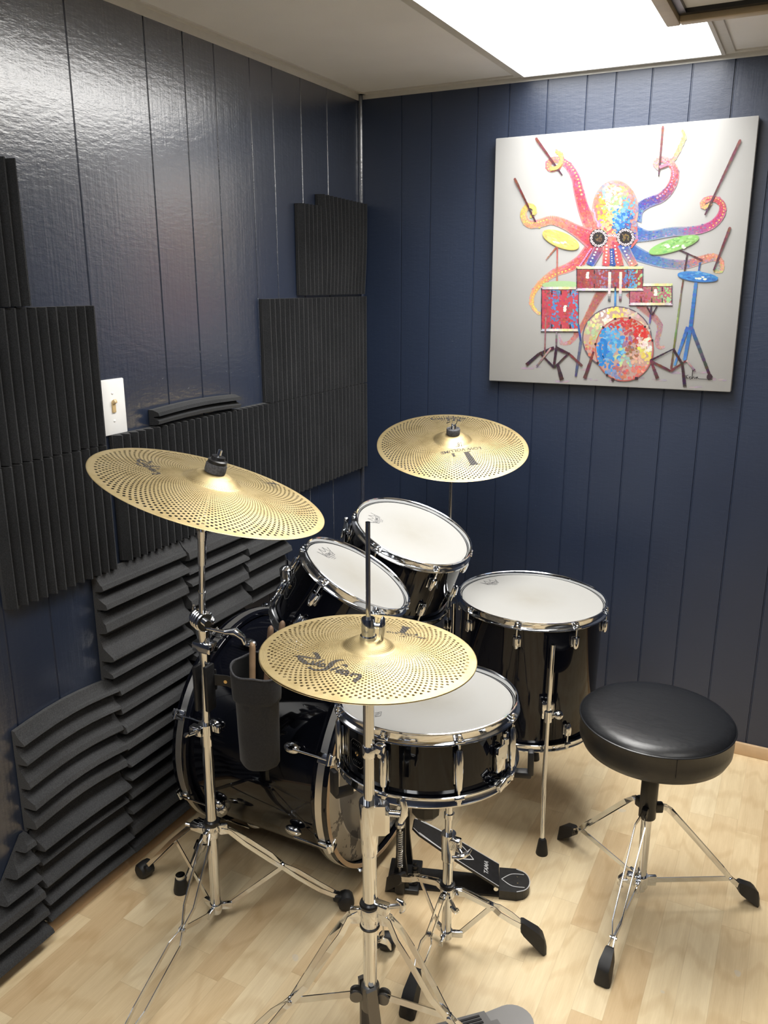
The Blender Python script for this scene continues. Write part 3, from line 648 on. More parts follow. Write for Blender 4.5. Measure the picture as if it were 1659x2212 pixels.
# painted drums
def pdrum(x0, x1, y0, y1, cols, top, skew=0.0):
    polyg([(x0, y0), (x1, y0+skew), (x1, y1+skew), (x0, y1)], cols[0])
    for k in range(int((x1-x0)*(y1-y0)/190)):
        x, y = rp.uniform(x0+4, x1-4), rp.uniform(y0+4, y1-4); f = (x-x0)/(x1-x0); i = min(len(cols)-1, int(f*len(cols)+rp.uniform(-0.7, 0.7))); i = max(0, i)
        daub(x, y+skew*f, rp.uniform(6, 11), jit(lerp(lerp(cols[i], cols[min(len(cols)-1, int(f*len(cols)))], rp.uniform(0, 0.8)), (120, 90, 96), 0.15), 24), 0.75, rp.choice([0, PI/2]), 4 if rp.random() < 0.5 else 7)
    for yy, c in ((y0, top), (y1, (206, 196, 214))):
        line((x0-4, yy), (x1+4, yy+skew), 15, 15, [(0, c), (0.4, WHITE), (0.6, (236, 226, 150)), (1, c)], 22, 3); line((x0-4, yy+9), (x1+4, yy+9+skew), 4, 4, [(0, DARK), (1, DARK)], 12, 1)
    line((x0, y0), (x0, y1), 5, 5, [(0, DARK), (1, DARK)], 8); line((x1, y0+skew), (x1, y1+skew), 4, 4, [(0, (70, 60, 90)), (1, DARK)], 8)
    for k in range(1, 4):
        x = x0+(x1-x0)*k/4+6
        for yy in (y0+26, y1-22): line((x, yy-12), (x, yy+12), 7, 7, [(0, DARK), (1, DARK)], 3)
polyg(ell(455, 1000, 108, 22, -0.02), (170, 206, 150))
pdrum(345, 560, 1020, 1265, [RED, (150, 84, 90), SKY, (90, 130, 180), RED, (176, 70, 66), SKY, (80, 160, 210)], (190, 180, 200))
pdrum(858, 1104, 1000, 1112, [(176, 90, 110), (150, 60, 60), (190, 90, 80), (150, 130, 90), (140, 196, 120), (170, 220, 140)], (220, 224, 150), 0)
pdrum(550, 934, 900, 1028, [(150, 60, 60), (176, 66, 70), (140, 80, 96), (150, 120, 170), (120, 80, 110), (160, 60, 70), (70, 120, 190), SKY, (160, 214, 150)], (230, 226, 170))
for x in (742, 806): line((x, 925), (x-3, 1095), 17, 15, [(0, (236, 230, 210)), (0.7, (200, 190, 200)), (1, DARK)], 12)
line((775, 1010), (774, 1132), 11, 11, [(0, DARK), (0.3, SKY), (1, BLUE)]); line((985, 1125), (975, 1225), 10, 10, [(0, DARK), (1, (110, 110, 180))])
line((958, 1125), (985, 1175), 7, 7, [(0, DARK), (1, DARK)]); line((1018, 1125), (990, 1175), 7, 7, [(0, DARK), (1, DARK)])
for x, y in ((612, 945), (480, 1140), (1010, 1045)):
    for k in range(4): daub(x+rp.uniform(-6, 6), y-14+k*9, 11, (246, 240, 226), 0.7)
# painted bass drum
def blob(cx, cy, rx, ry, seeds, nk, rim):
    polyg(ell(cx, cy, rx+7, ry+7, 0), rim); polyg(ell(cx, cy, rx, ry, 0), (196, 160, 150))
    for k in range(nk):
        a, q = rp.uniform(0, 2*PI), math.sqrt(rp.uniform(0, 0.97)); x, y = cx+q*rx*math.cos(a), cy+q*ry*math.sin(a)
        c = min(seeds, key=lambda s: (s[0][0]-x-rp.uniform(-24, 24))**2+(s[0][1]-y-rp.uniform(-24, 24))**2)[1]; daub(x, y, rp.uniform(7, 14), jit(c, 18), 0.75, rp.uniform(0, PI))
blob(785, 1310, 196, 178, [((640, 1330), (206, 180, 120)), ((700, 1200), WHITE), ((660, 1210), (226, 220, 160)), ((770, 1160), YEL), ((720, 1240), (236, 230, 210)), ((620, 1400), (206, 110, 96)), ((900, 1190), (210, 190, 170)), ((650, 1270), (180, 200, 150)), ((640, 1470), CORAL)], 420, (90, 80, 96))
blob(828, 1376, 164, 180, [((700, 1300), (52, 140, 220)), ((760, 1290), (90, 170, 226)), ((700, 1400), (40, 130, 214)), ((770, 1370), (100, 176, 226)), ((740, 1470), (50, 140, 214)), ((840, 1330), (140, 110, 150)), ((780, 1220), (196, 54, 50)), ((860, 1215), (200, 60, 50)), ((920, 1250), (214, 44, 44)), ((940, 1290), (220, 70, 60)), ((880, 1280), (170, 90, 96)), ((880, 1330), (190, 70, 60)), ((940, 1330), (242, 206, 196)), ((960, 1370), (246, 240, 220)), ((890, 1400), (150, 110, 80)), ((910, 1430), (236, 170, 150)), ((950, 1410), YEL), ((840, 1440), (150, 190, 190)), ((800, 1420), (200, 214, 150)), ((820, 1500), (190, 110, 110)), ((900, 1490), (226, 120, 100)), ((770, 1530), (120, 140, 190)), ((860, 1530), (222, 110, 96))], 520, (186, 90, 84))
for k in range(40): daub(760+rp.uniform(-50, 60), 1330+rp.uniform(-70, 110), rp.uniform(10, 20), jit(rp.choice([SKY, (120, 186, 230), (60, 140, 216)]), 8), 0.6, rp.uniform(0, PI))
stroke([(690, 1320), (716, 1330), (720, 1380), (706, 1425), (690, 1400), (688, 1340)], [16, 18, 18, 18, 16, 14], (30, 118, 206))
for k in range(14): daub(920+rp.uniform(-30, 40), 1265+rp.uniform(-30, 40), rp.uniform(9, 15), (216, 40, 40), 0.6, rp.uniform(0, PI)); daub(945+rp.uniform(-25, 30), 1350+rp.uniform(-40, 40), rp.uniform(8, 14), rp.choice([WHITE, (246, 220, 214), (240, 230, 190)]), 0.6, rp.uniform(0, PI))
for a in (2.2, 2.7, 3.3, 3.9, 4.4, 4.9, 5.5, 6.0): daub(828+170*math.cos(a), 1376+186*math.sin(a), 8, DARK, 1.0)
# painted legs and bases
for p, q, w0, w1, c in (((650, 1390), (598, 1545), 13, 20, BRN), ((982, 1440), (1022, 1545), 13, 22, BRN), ((560, 1235), (575, 1330), 12, 12, BLUE), ((575, 1330), (546, 1535), 16, 13, (90, 90, 140)),
        ((420, 1368), (330, 1405), 20, 16, DARK), ((330, 1405), (258, 1468), 16, 18, DARK), ((430, 1368), (510, 1405), 20, 14, DARK), ((510, 1405), (584, 1474), 14, 14, BRN), ((432, 1368), (418, 1485), 14, 16, DARK), ((345, 1408), (418, 1482), 11, 12, DARK), ((500, 1405), (422, 1482), 11, 12, DARK), ((440, 1465), (466, 1555), 16, 26, DARK),
        ((370, 1190), (365, 1410), 8, 8, (176, 110, 110)), ((400, 1370), (318, 1475), 10, 9, (190, 150, 160)), ((1110, 1375), (978, 1442), 7, 12, DARK), ((978, 1442), (1098, 1502), 14, 14, BRN), ((1098, 1502), (1192, 1440), 14, 10, BRN), ((1112, 1372), (1165, 1460), 14, 16, DARK), ((1165, 1460), (1180, 1592), 16, 20, DARK), ((1190, 1440), (1240, 1500), 9, 9, (200, 160, 170)), ((755, 1550), (768, 1556), 18, 18, DARK), ((890, 1545), (908, 1545), 16, 16, DARK)):
    line(p, q, w0, w1, [(0, c), (1, lerp(c, DARK, 0.5))], 10)
# painted drumsticks
for p, q, w0 in (((310, 145), (463, 360), 17), ((185, 380), (308, 632), 15), ((1050, 75), (1026, 366), 15), ((1500, 155), (1296, 592), 17), ((1440, 668), (1346, 916), 16)):
    line(p, q, w0, w0*0.55, [(0, (126, 62, 60)), (0.5, (92, 44, 50)), (1, (70, 34, 50))], 22, 1.5); daub(p[0], p[1], w0*0.55, (132, 68, 66), 1.0)
# curls laid over the sticks
for pts, ws, c in (([(392, 322), (432, 312), (456, 280)], [20, 20, 18], (240, 214, 110)), ([(272, 540), (297, 555), (294, 590)], [18, 18, 14], (240, 220, 120)), ([(1030, 312), (1080, 292)], [18, 16], (228, 120, 150))): stroke(pts, ws, c)
# signature
for pts in ([(1186, 1525), (1188, 1545)], [(1200, 1524), (1188, 1535), (1202, 1546)], [(1204, 1538), (1214, 1534), (1206, 1545), (1220, 1543), (1226, 1495), (1222, 1545), (1232, 1534), (1238, 1546), (1246, 1536), (1248, 1546), (1254, 1534), (1262, 1546), (1340, 1550)], [(1226, 1505), (1240, 1490)]): stroke(pts, [3.2]*len(pts), (24, 20, 22), 4)
PM.build('painted_picture', PAINT, t, smooth=False)

# ================================================================== CYMBALS
def cym_z(r, R, bell, hb, hbell):
    if r <= bell: return hb+hbell*(1-(r/bell)**2.6)
    f = (r-bell)/(R-bell); return hb*(1-f)**1.25*(1+0.15*f)
ZILD = [  # brush strokes of the script logo in a 10 x 3 box
    ([(0.0, 1.15), (0.9, 1.45), (2.0, 1.55), (3.0, 1.75)], [0.06, 0.30, 0.26, 0.22]), ([(1.6, 2.75), (2.3, 2.45), (3.1, 1.75)], [0.10, 0.34, 0.40]), ([(1.5, 2.75), (2.0, 2.78), (2.35, 2.5)], [0.06, 0.2, 0.3]),
    ([(0.55, 1.25), (1.3, 0.75), (2.3, 0.35), (3.0, 0.3)], [0.12, 0.45, 0.42, 0.16]), ([(2.75, 1.15), (3.0, 0.6), (3.2, 0.35), (3.4, 0.5)], [0.1, 0.34, 0.3, 0.1]),
    ([(3.75, 1.85), (3.55, 1.1), (3.5, 0.5), (3.8, 0.4)], [0.14, 0.32, 0.3, 0.1]), ([(4.55, 0.95), (4.1, 1.0), (3.95, 0.55), (4.3, 0.35), (4.75, 0.65)], [0.2, 0.26, 0.3, 0.28, 0.2]),
    ([(5.9, 2.75), (5.3, 2.5), (5.0, 1.7), (5.15, 0.9), (5.1, 0.1), (4.5, -0.45), (3.6, -0.5), (3.2, -0.25)], [0.06, 0.3, 0.5, 0.5, 0.4, 0.22, 0.26, 0.3]), ([(3.25, -0.2), (3.35, -0.6)], [0.2, 0.25]),
    ([(6.2, 1.3), (5.9, 0.6), (5.75, 0.1)], [0.14, 0.32, 0.2]), ([(6.1, 1.75), (6.6, 1.95), (6.9, 1.6)], [0.12, 0.3, 0.1]), ([(6.85, 1.25), (6.55, 0.6), (6.6, 0.2), (6.85, 0.3)], [0.12, 0.32, 0.28, 0.1]),
    ([(7.7, 1.0), (7.15, 0.95), (7.0, 0.5), (7.35, 0.25), (7.75, 0.8), (7.7, 0.3), (8.0, 0.3)], [0.2, 0.26, 0.3, 0.28, 0.2, 0.3, 0.1]),
    ([(8.3, 1.05), (8.25, 0.3)], [0.3, 0.26]), ([(8.3, 0.7), (8.7, 1.0), (9.1, 0.95), (9.25, 0.4), (9.2, -0.2), (9.5, -0.35)], [0.1, 0.26, 0.34, 0.42, 0.42, 0.12])]
def make_cymbal(name, label, c, n, R, bell, hb, hbell, mat, ink, logos, group, flip=False, spin=0.0):
    x, y, z = frame(n); M = mat4(Vector(c), x, y, z); t = thing(name, label, 'cymbal', M=M, group=group)
    th = 0.0006; ins = 0.0062; sgn = -1 if flip else 1
    rs = [ins, 0.013]+[bell*f for f in (0.35, 0.5, 0.62, 0.74, 0.84, 0.92, 0.98, 1.04, 1.12)]+[bell+(R-bell)*f for f in (0.12, 0.2, 0.3, 0.42, 0.55, 0.7, 0.83, 0.93, 0.985)]+[R]
    rs = sorted(set(rs)); top = [(r, sgn*cym_z(r, R, bell, hb, hbell)) for r in rs]; bot = [(r, zz-th) for r, zz in reversed(top)]
    m = MB(); m.lathe(top+[(R+0.0003, top[-1][1]-th/2)]+bot, 160, closed=True); body = m.build('plate', mat, t, ang=60)
    def place(vs, fs, o, ang, s, mb):
        ca, sa = math.cos(ang), math.sin(ang); P = []
        for px, py in vs:
            X, Y = o[0]+(px*ca-py*sa)*s, o[1]+(px*sa+py*ca)*s; P.append((X, Y, cym_z(math.hypot(X, Y), R, bell, hb, hbell)+0.00035))
        mb.add(P, fs)
    for kind, o, ang, s in logos:
        mb = MB()
        if kind == 'script':
            for pts, ws in ZILD:
                q = smooth_path([(*p, w_) for p, w_ in zip(pts, ws)], 5) if len(pts) > 2 else [(*p, w_) for p, w_ in zip(pts, ws)]
                vs, fs = ribbon([(a-4.8, b-0.9) for a, b, _ in q], [d*1.3 for _, _, d in q]); place(vs, fs, o, ang, s/10, mb)
            mb.build('script_logo', ink, t, smooth=False)
        else:
            k = s/10
            for poly in ([(-1.2, 0), (-1.2, 0.35), (3.6, 0.35), (3.6, 0)], [(-0.6, 0.2), (-0.9, 6.0), (0.9, 6.0), (0.6, 0.2)], [(-1.5, 5.9), (-1.5, 6.2), (1.4, 6.2), (1.4, 5.9)], [(3.0, 0.2), (3.0, 1.5), (3.6, 1.5), (3.6, 0.2)]):
                # subdivide for curvature
                vs = poly; place([(a*1.1-0.8, b) for a, b in vs], [(0, 1, 2, 3)], o, ang, k, mb)
            for body_, size, oy in (('LOW VOLUME', 1.7, -1.0), (('18"' if R > 0.2 else '14"'), 1.5, -2.7)):
                vs, fs = text_polys(body_, size, 0.15, 0.02); place([(v[0], v[1]+oy) for v in vs], fs, o, ang, k, mb)
            mb.build('model_logo', ink, t, smooth=False)
    return t, M
rad = math.radians
cL, nL = Vector((0.4846, -1.5016, 1.1346)), Vector((0.2697, 0.1324, 0.9538))
cB, nB = Vector((0.5453, -0.4324, 1.0443)), Vector((0.1271, -0.2343, 0.9638))
cH, nH = Vector((0.8916, -1.6245, 0.9293)), Vector((0.0267, 0.0433, 0.9987))
PG = 'perforated bronze cymbals'
make_cymbal('crash_cymbal', 'large tilted perforated cymbal at left on the tall chrome mast', cL-nL*0.006, nL, 0.2286, 0.056, 0.020, 0.017, CYM18, INK18, [('script', (-0.108, -0.060), rad(-22), 0.112), ('model', (0.012, 0.176), rad(-8), 0.052)], PG)
make_cymbal('ride_cymbal', 'perforated cymbal farthest back, in front of the navy wall under the painting', cB-nB*0.006, nB, 0.2286, 0.058, 0.020, 0.019, CYM18, INK18, [('script', (-0.080, 0.168), rad(-146), 0.126), ('model', (0.055, -0.057), rad(-137), 0.115)], PG)
make_cymbal('hi_hat_cymbal', 'upper hi-hat cymbal with script logo, in front of the snare drum', cH-nH*0.004, nH, 0.178, 0.042, 0.014, 0.014, CYM14, INK14, [('script', (-0.024, -0.092), rad(-4), 0.140), ('model', (0.022, 0.092), rad(14), 0.068)], PG)
make_cymbal('hi_hat_cymbal', 'lower hi-hat cymbal, only its rim showing under the upper one', cH-nH*0.0072, Vector((0.019, 0.047, 1.0)).normalized(), 0.178, 0.042, 0.014, 0.014, CYM14, INK14, [], PG, flip=True)

# ================================================================== DRUMS
def lug_mesh(ang, r, z, sgn):
    """bullet lug on a shell of radius r whose rod points to sgn*z"""
    m = MB(); M = Matrix.Rotation(ang, 4, 'Z') @ Matrix.Translation((r, 0, z))
    prof = [(0.0001, -0.030), (0.004, -0.0285), (0.0075, -0.023), (0.0092, -0.012), (0.0095, 0.0), (0.0088, 0.004), (0.0001, 0.0045)]
    m.lathe(prof, 18, M=M @ Matrix.Translation((0.0085, 0, 0)) @ Matrix.Diagonal((0.85, 1.05, sgn, 1)))
    m.box((0.0015, 0, -0.010*sgn), (0.003, 0.022, 0.030), 0.0014, M=M); return m
def rod_mesh(ang, r, z0, z1, sgn):
    m = MB(); M = Matrix.Rotation(ang, 4, 'Z') @ Matrix.Translation((r+0.0085, 0, 0))
    m.tube([(0, 0, z0), (0, 0, z1)], 0.0027, 10, M=M); m.lathe([(0.0001, z1-0.001*sgn), (0.0062, z1-0.001*sgn), (0.0062, z1+0.003*sgn), (0.0045, z1+0.004*sgn), (0.0045, z1+0.0095*sgn), (0.0001, z1+0.0105*sgn)], 12, M=M)
    return m
def crown_logo(o, ang, wdt):
    """outlined crown with the maker's name, flat on a drumhead"""
    vsall = []; s = wdt/10
    P = []
    outline = [(-5, 0), (5, 0), (5, 3.0), (6.0, 6.2)]
    segs = [[(-4.2, 0), (4.2, 0)], [(-4.2, 0), (-5, 3.0)], [(4.2, 0), (5, 3.0)], [(-5, 3.0), (-6.2, 6.0)], [(5, 3.0), (6.2, 6.0)]]
    tips = [(-6.2, 6.0), (-2.2, 7.4), (2.2, 7.4), (6.2, 6.0)]
    for (x0, y0), (x1, y1) in zip(tips, tips[1:]):
        segs.append([(x0+(x1-x0)*f, y0+(y1-y0)*f-3.4*math.sin(PI*f)**0.8) for f in [i/10 for i in range(11)]])
    m = MB(); ca, sa = math.cos(ang), math.sin(ang)
    def put2(vs, fs): m.add([(o[0]+(x*ca-y*sa)*s, o[1]+(x*sa+y*ca)*s, 0.0004) for x, y in vs], fs)
    for sg in segs: put2(*ribbon(sg, 0.34))
    vs, fs = text_polys('REMO', 3.3, 0.0, 0.03); put2([(v[0]*0.98, v[1]+1.7) for v in vs], fs)
    for k, wd in enumerate((4.4, 3.0)): put2(*ribbon([(-wd/2, -1.0-k*1.0), (wd/2, -1.0-k*1.0)], 0.30))
    return m
def make_drum(name, label, cat, c, n, r_rim, L, nl, ph, head_mat, logo=None, group=None, tube_lugs=False, badge=None, bottom_lugs=True, badge_z=None, sub_empty=None):
    """drum whose top rim circle has centre c, axis n; origin at the bottom rim"""
    x, y, z = frame(n); c = Vector(c); M = mat4(c-z*L, x, y, z); t = thing(name, label, cat, M=M, group=group); rs = r_rim-0.0085
    sh0, sh1 = 0.011, L-0.011
    m = MB(); m.lathe([(rs, sh0), (rs, sh1), (rs-0.006, sh1), (rs-0.006, sh0)], 96, closed=True); m.build('shell', LACQUER, t)
    for nm, zz, sg, mt in (('batter_head', L-0.0085, 1, head_mat), ('resonant_head', 0.0085, -1, CLEARHEAD)):
        m = MB(); m.lathe([(0.0001, 0.0006), (rs-0.010, 0.0), (rs-0.004, -0.001), (rs+0.0015, -0.005), (rs+0.0015, -0.0065), (rs-0.004, -0.003), (0.0001, -0.0006)], 96, M=Matrix.Diagonal((1, 1, sg, 1)))
        h = m.build(nm, mt, t); h.location = (0, 0, zz)
        if sg == 1 and logo: o, an, wd = logo; lab(crown_logo(o, an, wd).build('crown_logo', DARKINK, h, smooth=False), 'printed crown logo')
    for nm, sg, zz in (('batter_hoop', 1, L), ('resonant_hoop', -1, 0.0)):
        m = MB(); pr = [(rs+0.002, -0.006), (rs+0.0038, -0.001), (r_rim-0.002, 0.0006), (r_rim, 0.0), (r_rim, -0.0022), (rs+0.0072, -0.004), (rs+0.0068, -0.0165), (r_rim+0.004, -0.0195), (r_rim+0.0048, -0.022), (r_rim+0.0035, -0.0235), (rs+0.0025, -0.0225)]
        m.lathe(pr, 112, closed=True, M=Matrix.Translation((0, 0, zz)) @ Matrix.Diagonal((1, 1, sg, 1)))
        for k in range(nl):
            a = ph+2*PI*k/nl; m.box((rs+0.0085, 0, -0.0175), (0.013, 0.020, 0.0045), 0.0015, M=Matrix.Translation((0, 0, zz)) @ Matrix.Diagonal((1, 1, sg, 1)) @ Matrix.Rotation(a, 4, 'Z'))
        m.build(nm, CHROME, t)
    for k in range(nl):
        a = ph+2*PI*k/nl
        if tube_lugs:
            m = MB(); MM = Matrix.Rotation(a, 4, 'Z') @ Matrix.Translation((rs+0.0085, 0, L/2)); hl = L*0.27
            m.lathe([(0.0001, -hl), (0.0058, -hl), (0.0072, -hl*0.9), (0.0082, -hl*0.3), (0.0086, 0), (0.0082, hl*0.3), (0.0072, hl*0.9), (0.0058, hl), (0.0001, hl)], 16, M=MM)
            m.box((-0.0068, 0, 0), (0.004, 0.016, hl*1.55), 0.0015, M=MM); lg = m.build('lug', CHROME, t)
            for sg, zz, ze in ((1, L/2+hl-0.004, L-0.014), (-1, L/2-hl+0.004, 0.014)): rod_mesh(a, rs, zz, ze, sg).build('tension_rod', CHROME, lg)
        else:
            for sg, zz, ze in ((1, L-0.049, L-0.014), (-1, 0.049, 0.014)):
                if sg < 0 and not bottom_lugs: continue
                lg = lug_mesh(a, rs, zz, sg).build('lug', CHROME, t); rod_mesh(a, rs, zz, ze, sg).build('tension_rod', CHROME, lg)
    if badge is not None:
        bz = badge_z if badge_z else L*0.48; m = MB(); R_ = rs+0.0006; hw, hh, cc = 0.021, 0.027, 0.009
        octo = [(-hw, -hh+cc), (-hw+cc, -hh), (hw-cc, -hh), (hw, -hh+cc), (hw, hh-cc), (hw-cc, hh), (-hw+cc, hh), (-hw, hh-cc), (-hw, -hh+cc)]
        def bend(vs): return [(R_*math.cos(badge+px/R_), R_*math.sin(badge+px/R_), bz+py) for px, py in vs]
        for p, q in zip(octo, octo[1:]): vs, fs = ribbon([p, q], 0.0012); m.add(bend(vs), fs)
        for yy in (-0.018, 0.016):
            for k in range(5): vs, fs = ribbon([(-0.012+k*0.005, yy), (-0.0095+k*0.005, yy+0.004)], 0.0010); m.add(bend(vs), fs)
        bo = m.build('badge', BADGE, t, smooth=False); lab(bo, 'thin grey octagon badge outline')
        m = MB(); m.lathe([(0.0015, 0.0), (0.0045, 0.0), (0.0048, 0.0012), (0.003, 0.002), (0.0015, 0.0012)], 20, closed=True, M=Matrix.Rotation(badge, 4, 'Z') @ Matrix.Translation((rs, 0, bz)) @ Matrix.Rotation(PI/2, 4, 'Y')); lab(m.build('vent_grommet', BRASS, bo), 'brass vent grommet')
    return t, M, rs
TG = 'black lacquered tom drums'
c1, n1 = Vector((0.6133, -1.1505, 0.8729)), Vector((0.4704, 0.1626, 0.8673))
tom1, M1, rs1 = make_drum('rack_tom', 'smaller black rack tom, strongly tilted, just behind the hi-hat rod', 'drum', c1, n1, 0.137, 0.185, 6, rad(-93.5), HEAD, ((-0.073, -0.010), rad(98), 0.046), TG, badge=rad(-134))
c2, n2 = Vector((0.6074, -0.8353, 0.8901)), Vector((0.3552, -0.0611, 0.9328))
tom2, M2, rs2 = make_drum('rack_tom', 'larger black rack tom below the back cymbal, next to the floor tom', 'drum', c2, n2, 0.160, 0.20, 6, rad(-39.3), HEAD, ((-0.089, -0.031), rad(115), 0.042), TG)
c3, n3 = Vector((0.8591, -0.5856, 0.6655)), Vector((0.0178, 0.0129, 0.9998))
ft, M3, rs3 = make_drum('floor_tom', 'deep black floor tom on chrome legs behind the drum throne', 'drum', c3, n3, 0.206, 0.375, 8, rad(-83), HEAD, ((-0.132, 0.052), rad(60), 0.046), TG)
c4, n4 = Vector((0.8717, -1.3394, 0.7168)), Vector((-0.0377, 0.0508, 0.998))
sn, M4, rs4 = make_drum('snare_drum', 'shallow black snare drum with white head half under the hi-hats', 'drum', c4, n4, 0.182, 0.148, 8, rad(-47), HEAD_SN, None, tube_lugs=True, badge=rad(-116))
# maker's diamond print on the snare head
hd = [o for o in sn.children if o.name.startswith('batter_head')][0]
m = MB(); o_ = Vector((-0.052, -0.118)); an = rad(80); ca, sa = math.cos(an), math.sin(an)
def put_sn(vs, fs): m.add([(o_.x+x*ca-y*sa, o_.y+x*sa+y*ca, 0.0009) for x, y in vs], fs)
dm = [(-0.015, 0), (0, -0.009), (0.015, 0), (0, 0.009), (-0.015, 0)]
for p, q in zip(dm, dm[1:]): put_sn(*ribbon([p, q], 0.0011))
for k in range(4): put_sn(*ribbon([(-0.006+k*0.004, -0.003), (-0.005+k*0.004, 0.003)], 0.0010)); put_sn(*ribbon([(-0.010+k*0.006, 0.012), (-0.007+k*0.006, 0.018)], 0.0009))
lab(m.build('diamond_logo', DARKINK, hd, smooth=False), 'small printed diamond mark')
# snare strainer
m = MB(); a = rad(-16); R0 = Matrix.Rotation(a, 4, 'Z') @ Matrix.Translation((rs4, 0, 0))
m.box((0.006, 0, 0.068), (0.012, 0.026, 0.052), 0.003, M=R0); m.tube([(0.014, 0.004, 0.07), (0.014, 0.004, 0.112)], 0.005, 14, M=R0); m.lathe([(0.0001, 0.100), (0.0085, 0.100), (0.0085, 0.111), (0.0001, 0.112)], 16, M=R0 @ Matrix.Translation((0.014, 0.004, 0))); m.tube([(0.014, 0.004, 0.11), (0.014, 0.004, 0.120)], 0.0035, 10, M=R0)
st = m.build('strainer', CHROME, sn)
m = MB(); m.strip([(0.016, -0.010, 0.075), (0.022, -0.020, 0.094), (0.030, -0.026, 0.098), (0.030, -0.028, 0.112)], 0.020, 0.0018, (0, 0.8, -0.3), M=R0); m.build('lever', CHROME, st)
m = MB(); m.box((0.010, 0.0, 0.026), (0.022, 0.034, 0.012), 0.003, M=R0); m.box((0.022, -0.004, 0.030), (0.012, 0.026, 0.016), 0.003, M=R0 @ Matrix.Rotation(0.4, 4, 'X')); m.ball((0.012, -0.020, 0.024), 0.006, M=R0); m.build('strap_clamp', CHROME, st)
# floor tom legs
def tom_leg(az, dropz):
    """returns local builder transform for a leg at azimuth az on the floor tom"""
    return M3.inverted()
for k, az in enumerate((-59, 98, 190)):
    d = Vector((math.cos(rad(az)), math.sin(rad(az)), 0)); inv = M3.inverted(); ctr = Vector((c3.x, c3.y, 0)); rb = 0.1975
    base = ctr+d*(rb+0.026)
    m = MB(); m.M = inv; m.box((0, 0, 0), (0.030, 0.034, 0.048), 0.004, M=mat4(ctr+d*(rb+0.013)+Vector((0, 0, 0.425)), d, Vector((0, 0, 1)).cross(d), Vector((0, 0, 1)))); m.tube([base+Vector((0, 0, 0.395)), base+Vector((0, 0, 0.425))], 0.0115, 16)
    br = m.build('leg_bracket', CHROME, ft)
    side = Vector((0, 0, 1)).cross(d); m = MB(); m.M = inv; pz = base+Vector((0, 0, 0.412)); m.tube([pz, pz+side*0.024], 0.0035, 8); m.ball(pz+side*0.028, 0.013, (1, 1, 1), M=None); 
    m.v = [v for v in m.v]; m.build('wing_screw', CHROME, br)
    m = MB(); m.M = inv; q0 = base+Vector((0.003, 0, 0.615)) if k == 0 else base+Vector((0, 0, 0.615))
    m.tube([q0, base+Vector((0, 0, 0.40)), base+Vector((0, 0, 0.20)), base+d*0.004+Vector((0, 0, 0.185)), base+d*0.016+Vector((0, 0, 0.040))], 0.0062, 14)
    lg = m.build('leg', CHROME, ft)
    m = MB(); m.M = inv; p = base+d*0.018; m.lathe([(0.0001, 0), (0.0165, 0.0), (0.0165, 0.004), (0.011, 0.042), (0.008, 0.047), (0.0001, 0.047)], 20, M=Matrix.Translation(p)); m.build('rubber_foot', RUBBER, lg)

# ---- bass drum: axis level, batter side towards +x
bc, bn = Vector((0.177, -1.008, 0.338)), Vector((1, -0.017, 0)).normalized()
bx = Vector((0, 0, 1)); by = bn.cross(bx); MB0 = mat4(bc-bn*0.022, bx, by, bn)      # local z = axis, x = up, angle measured towards -y... 
bd = thing('bass_drum', 'big black bass drum lying on its side by the foam-covered wall', 'drum', M=mat4(Vector((bc.x+0.22, bc.y, 0.0)), Vector((1, 0, 0)), Vector((0, 1, 0)), Vector((0, 0, 1))))
BI = bd.matrix_world.inverted() if False else Matrix.Translation((-(bc.x+0.22), -bc.y, 0))
BM = BI @ MB0
RB = 0.297; WL = 0.462
def bmb(): q = MB(); q.M = BM; return q
m = bmb(); m.lathe([(0.279, 0.020), (0.279, WL-0.020), (0.272, WL-0.020), (0.272, 0.020)], 128, closed=True); m.build('shell', LACQUER, bd)
for nm, z0, sg, mt in (('front_head', 0.010, -1, LACQUER), ('batter_head', WL-0.010, 1, KICKHEAD)):
    m = bmb(); m.lathe([(0.0001, 0.001), (0.27, 0.001), (0.2815, -0.004), (0.2815, -0.007), (0.27, -0.001), (0.0001, -0.001)], 96, M=Matrix.Translation((0, 0, z0)) @ Matrix.Diagonal((1, 1, sg, 1))); m.build(nm, mt, bd)
for nm, z0 in (('front_hoop', 0.0), ('batter_hoop', WL-0.044)):
    m = bmb(); m.lathe([(0.284, z0), (RB-0.002, z0), (RB, z0+0.003), (RB, z0+0.041), (RB-0.002, z0+0.044), (0.284, z0+0.044)], 128, closed=True); hp = m.build(nm, LACQUER, bd)
    m = bmb(); zc = z0+0.022; m.lathe([(RB-0.001, zc-0.0095), (RB+0.0007, zc-0.009), (RB+0.0007, zc+0.009), (RB-0.001, zc+0.0095)], 128, closed=True); lab(m.build('inlay', STEEL, hp), 'grey metal inlay stripe')
m = bmb(); m.lathe([(0.284, WL-0.0005), (RB-0.002, WL-0.0005), (RB-0.002, WL+0.0007), (0.284, WL+0.0007)], 128, closed=True); m.build('hoop_edge', WOODTRIM, bd)
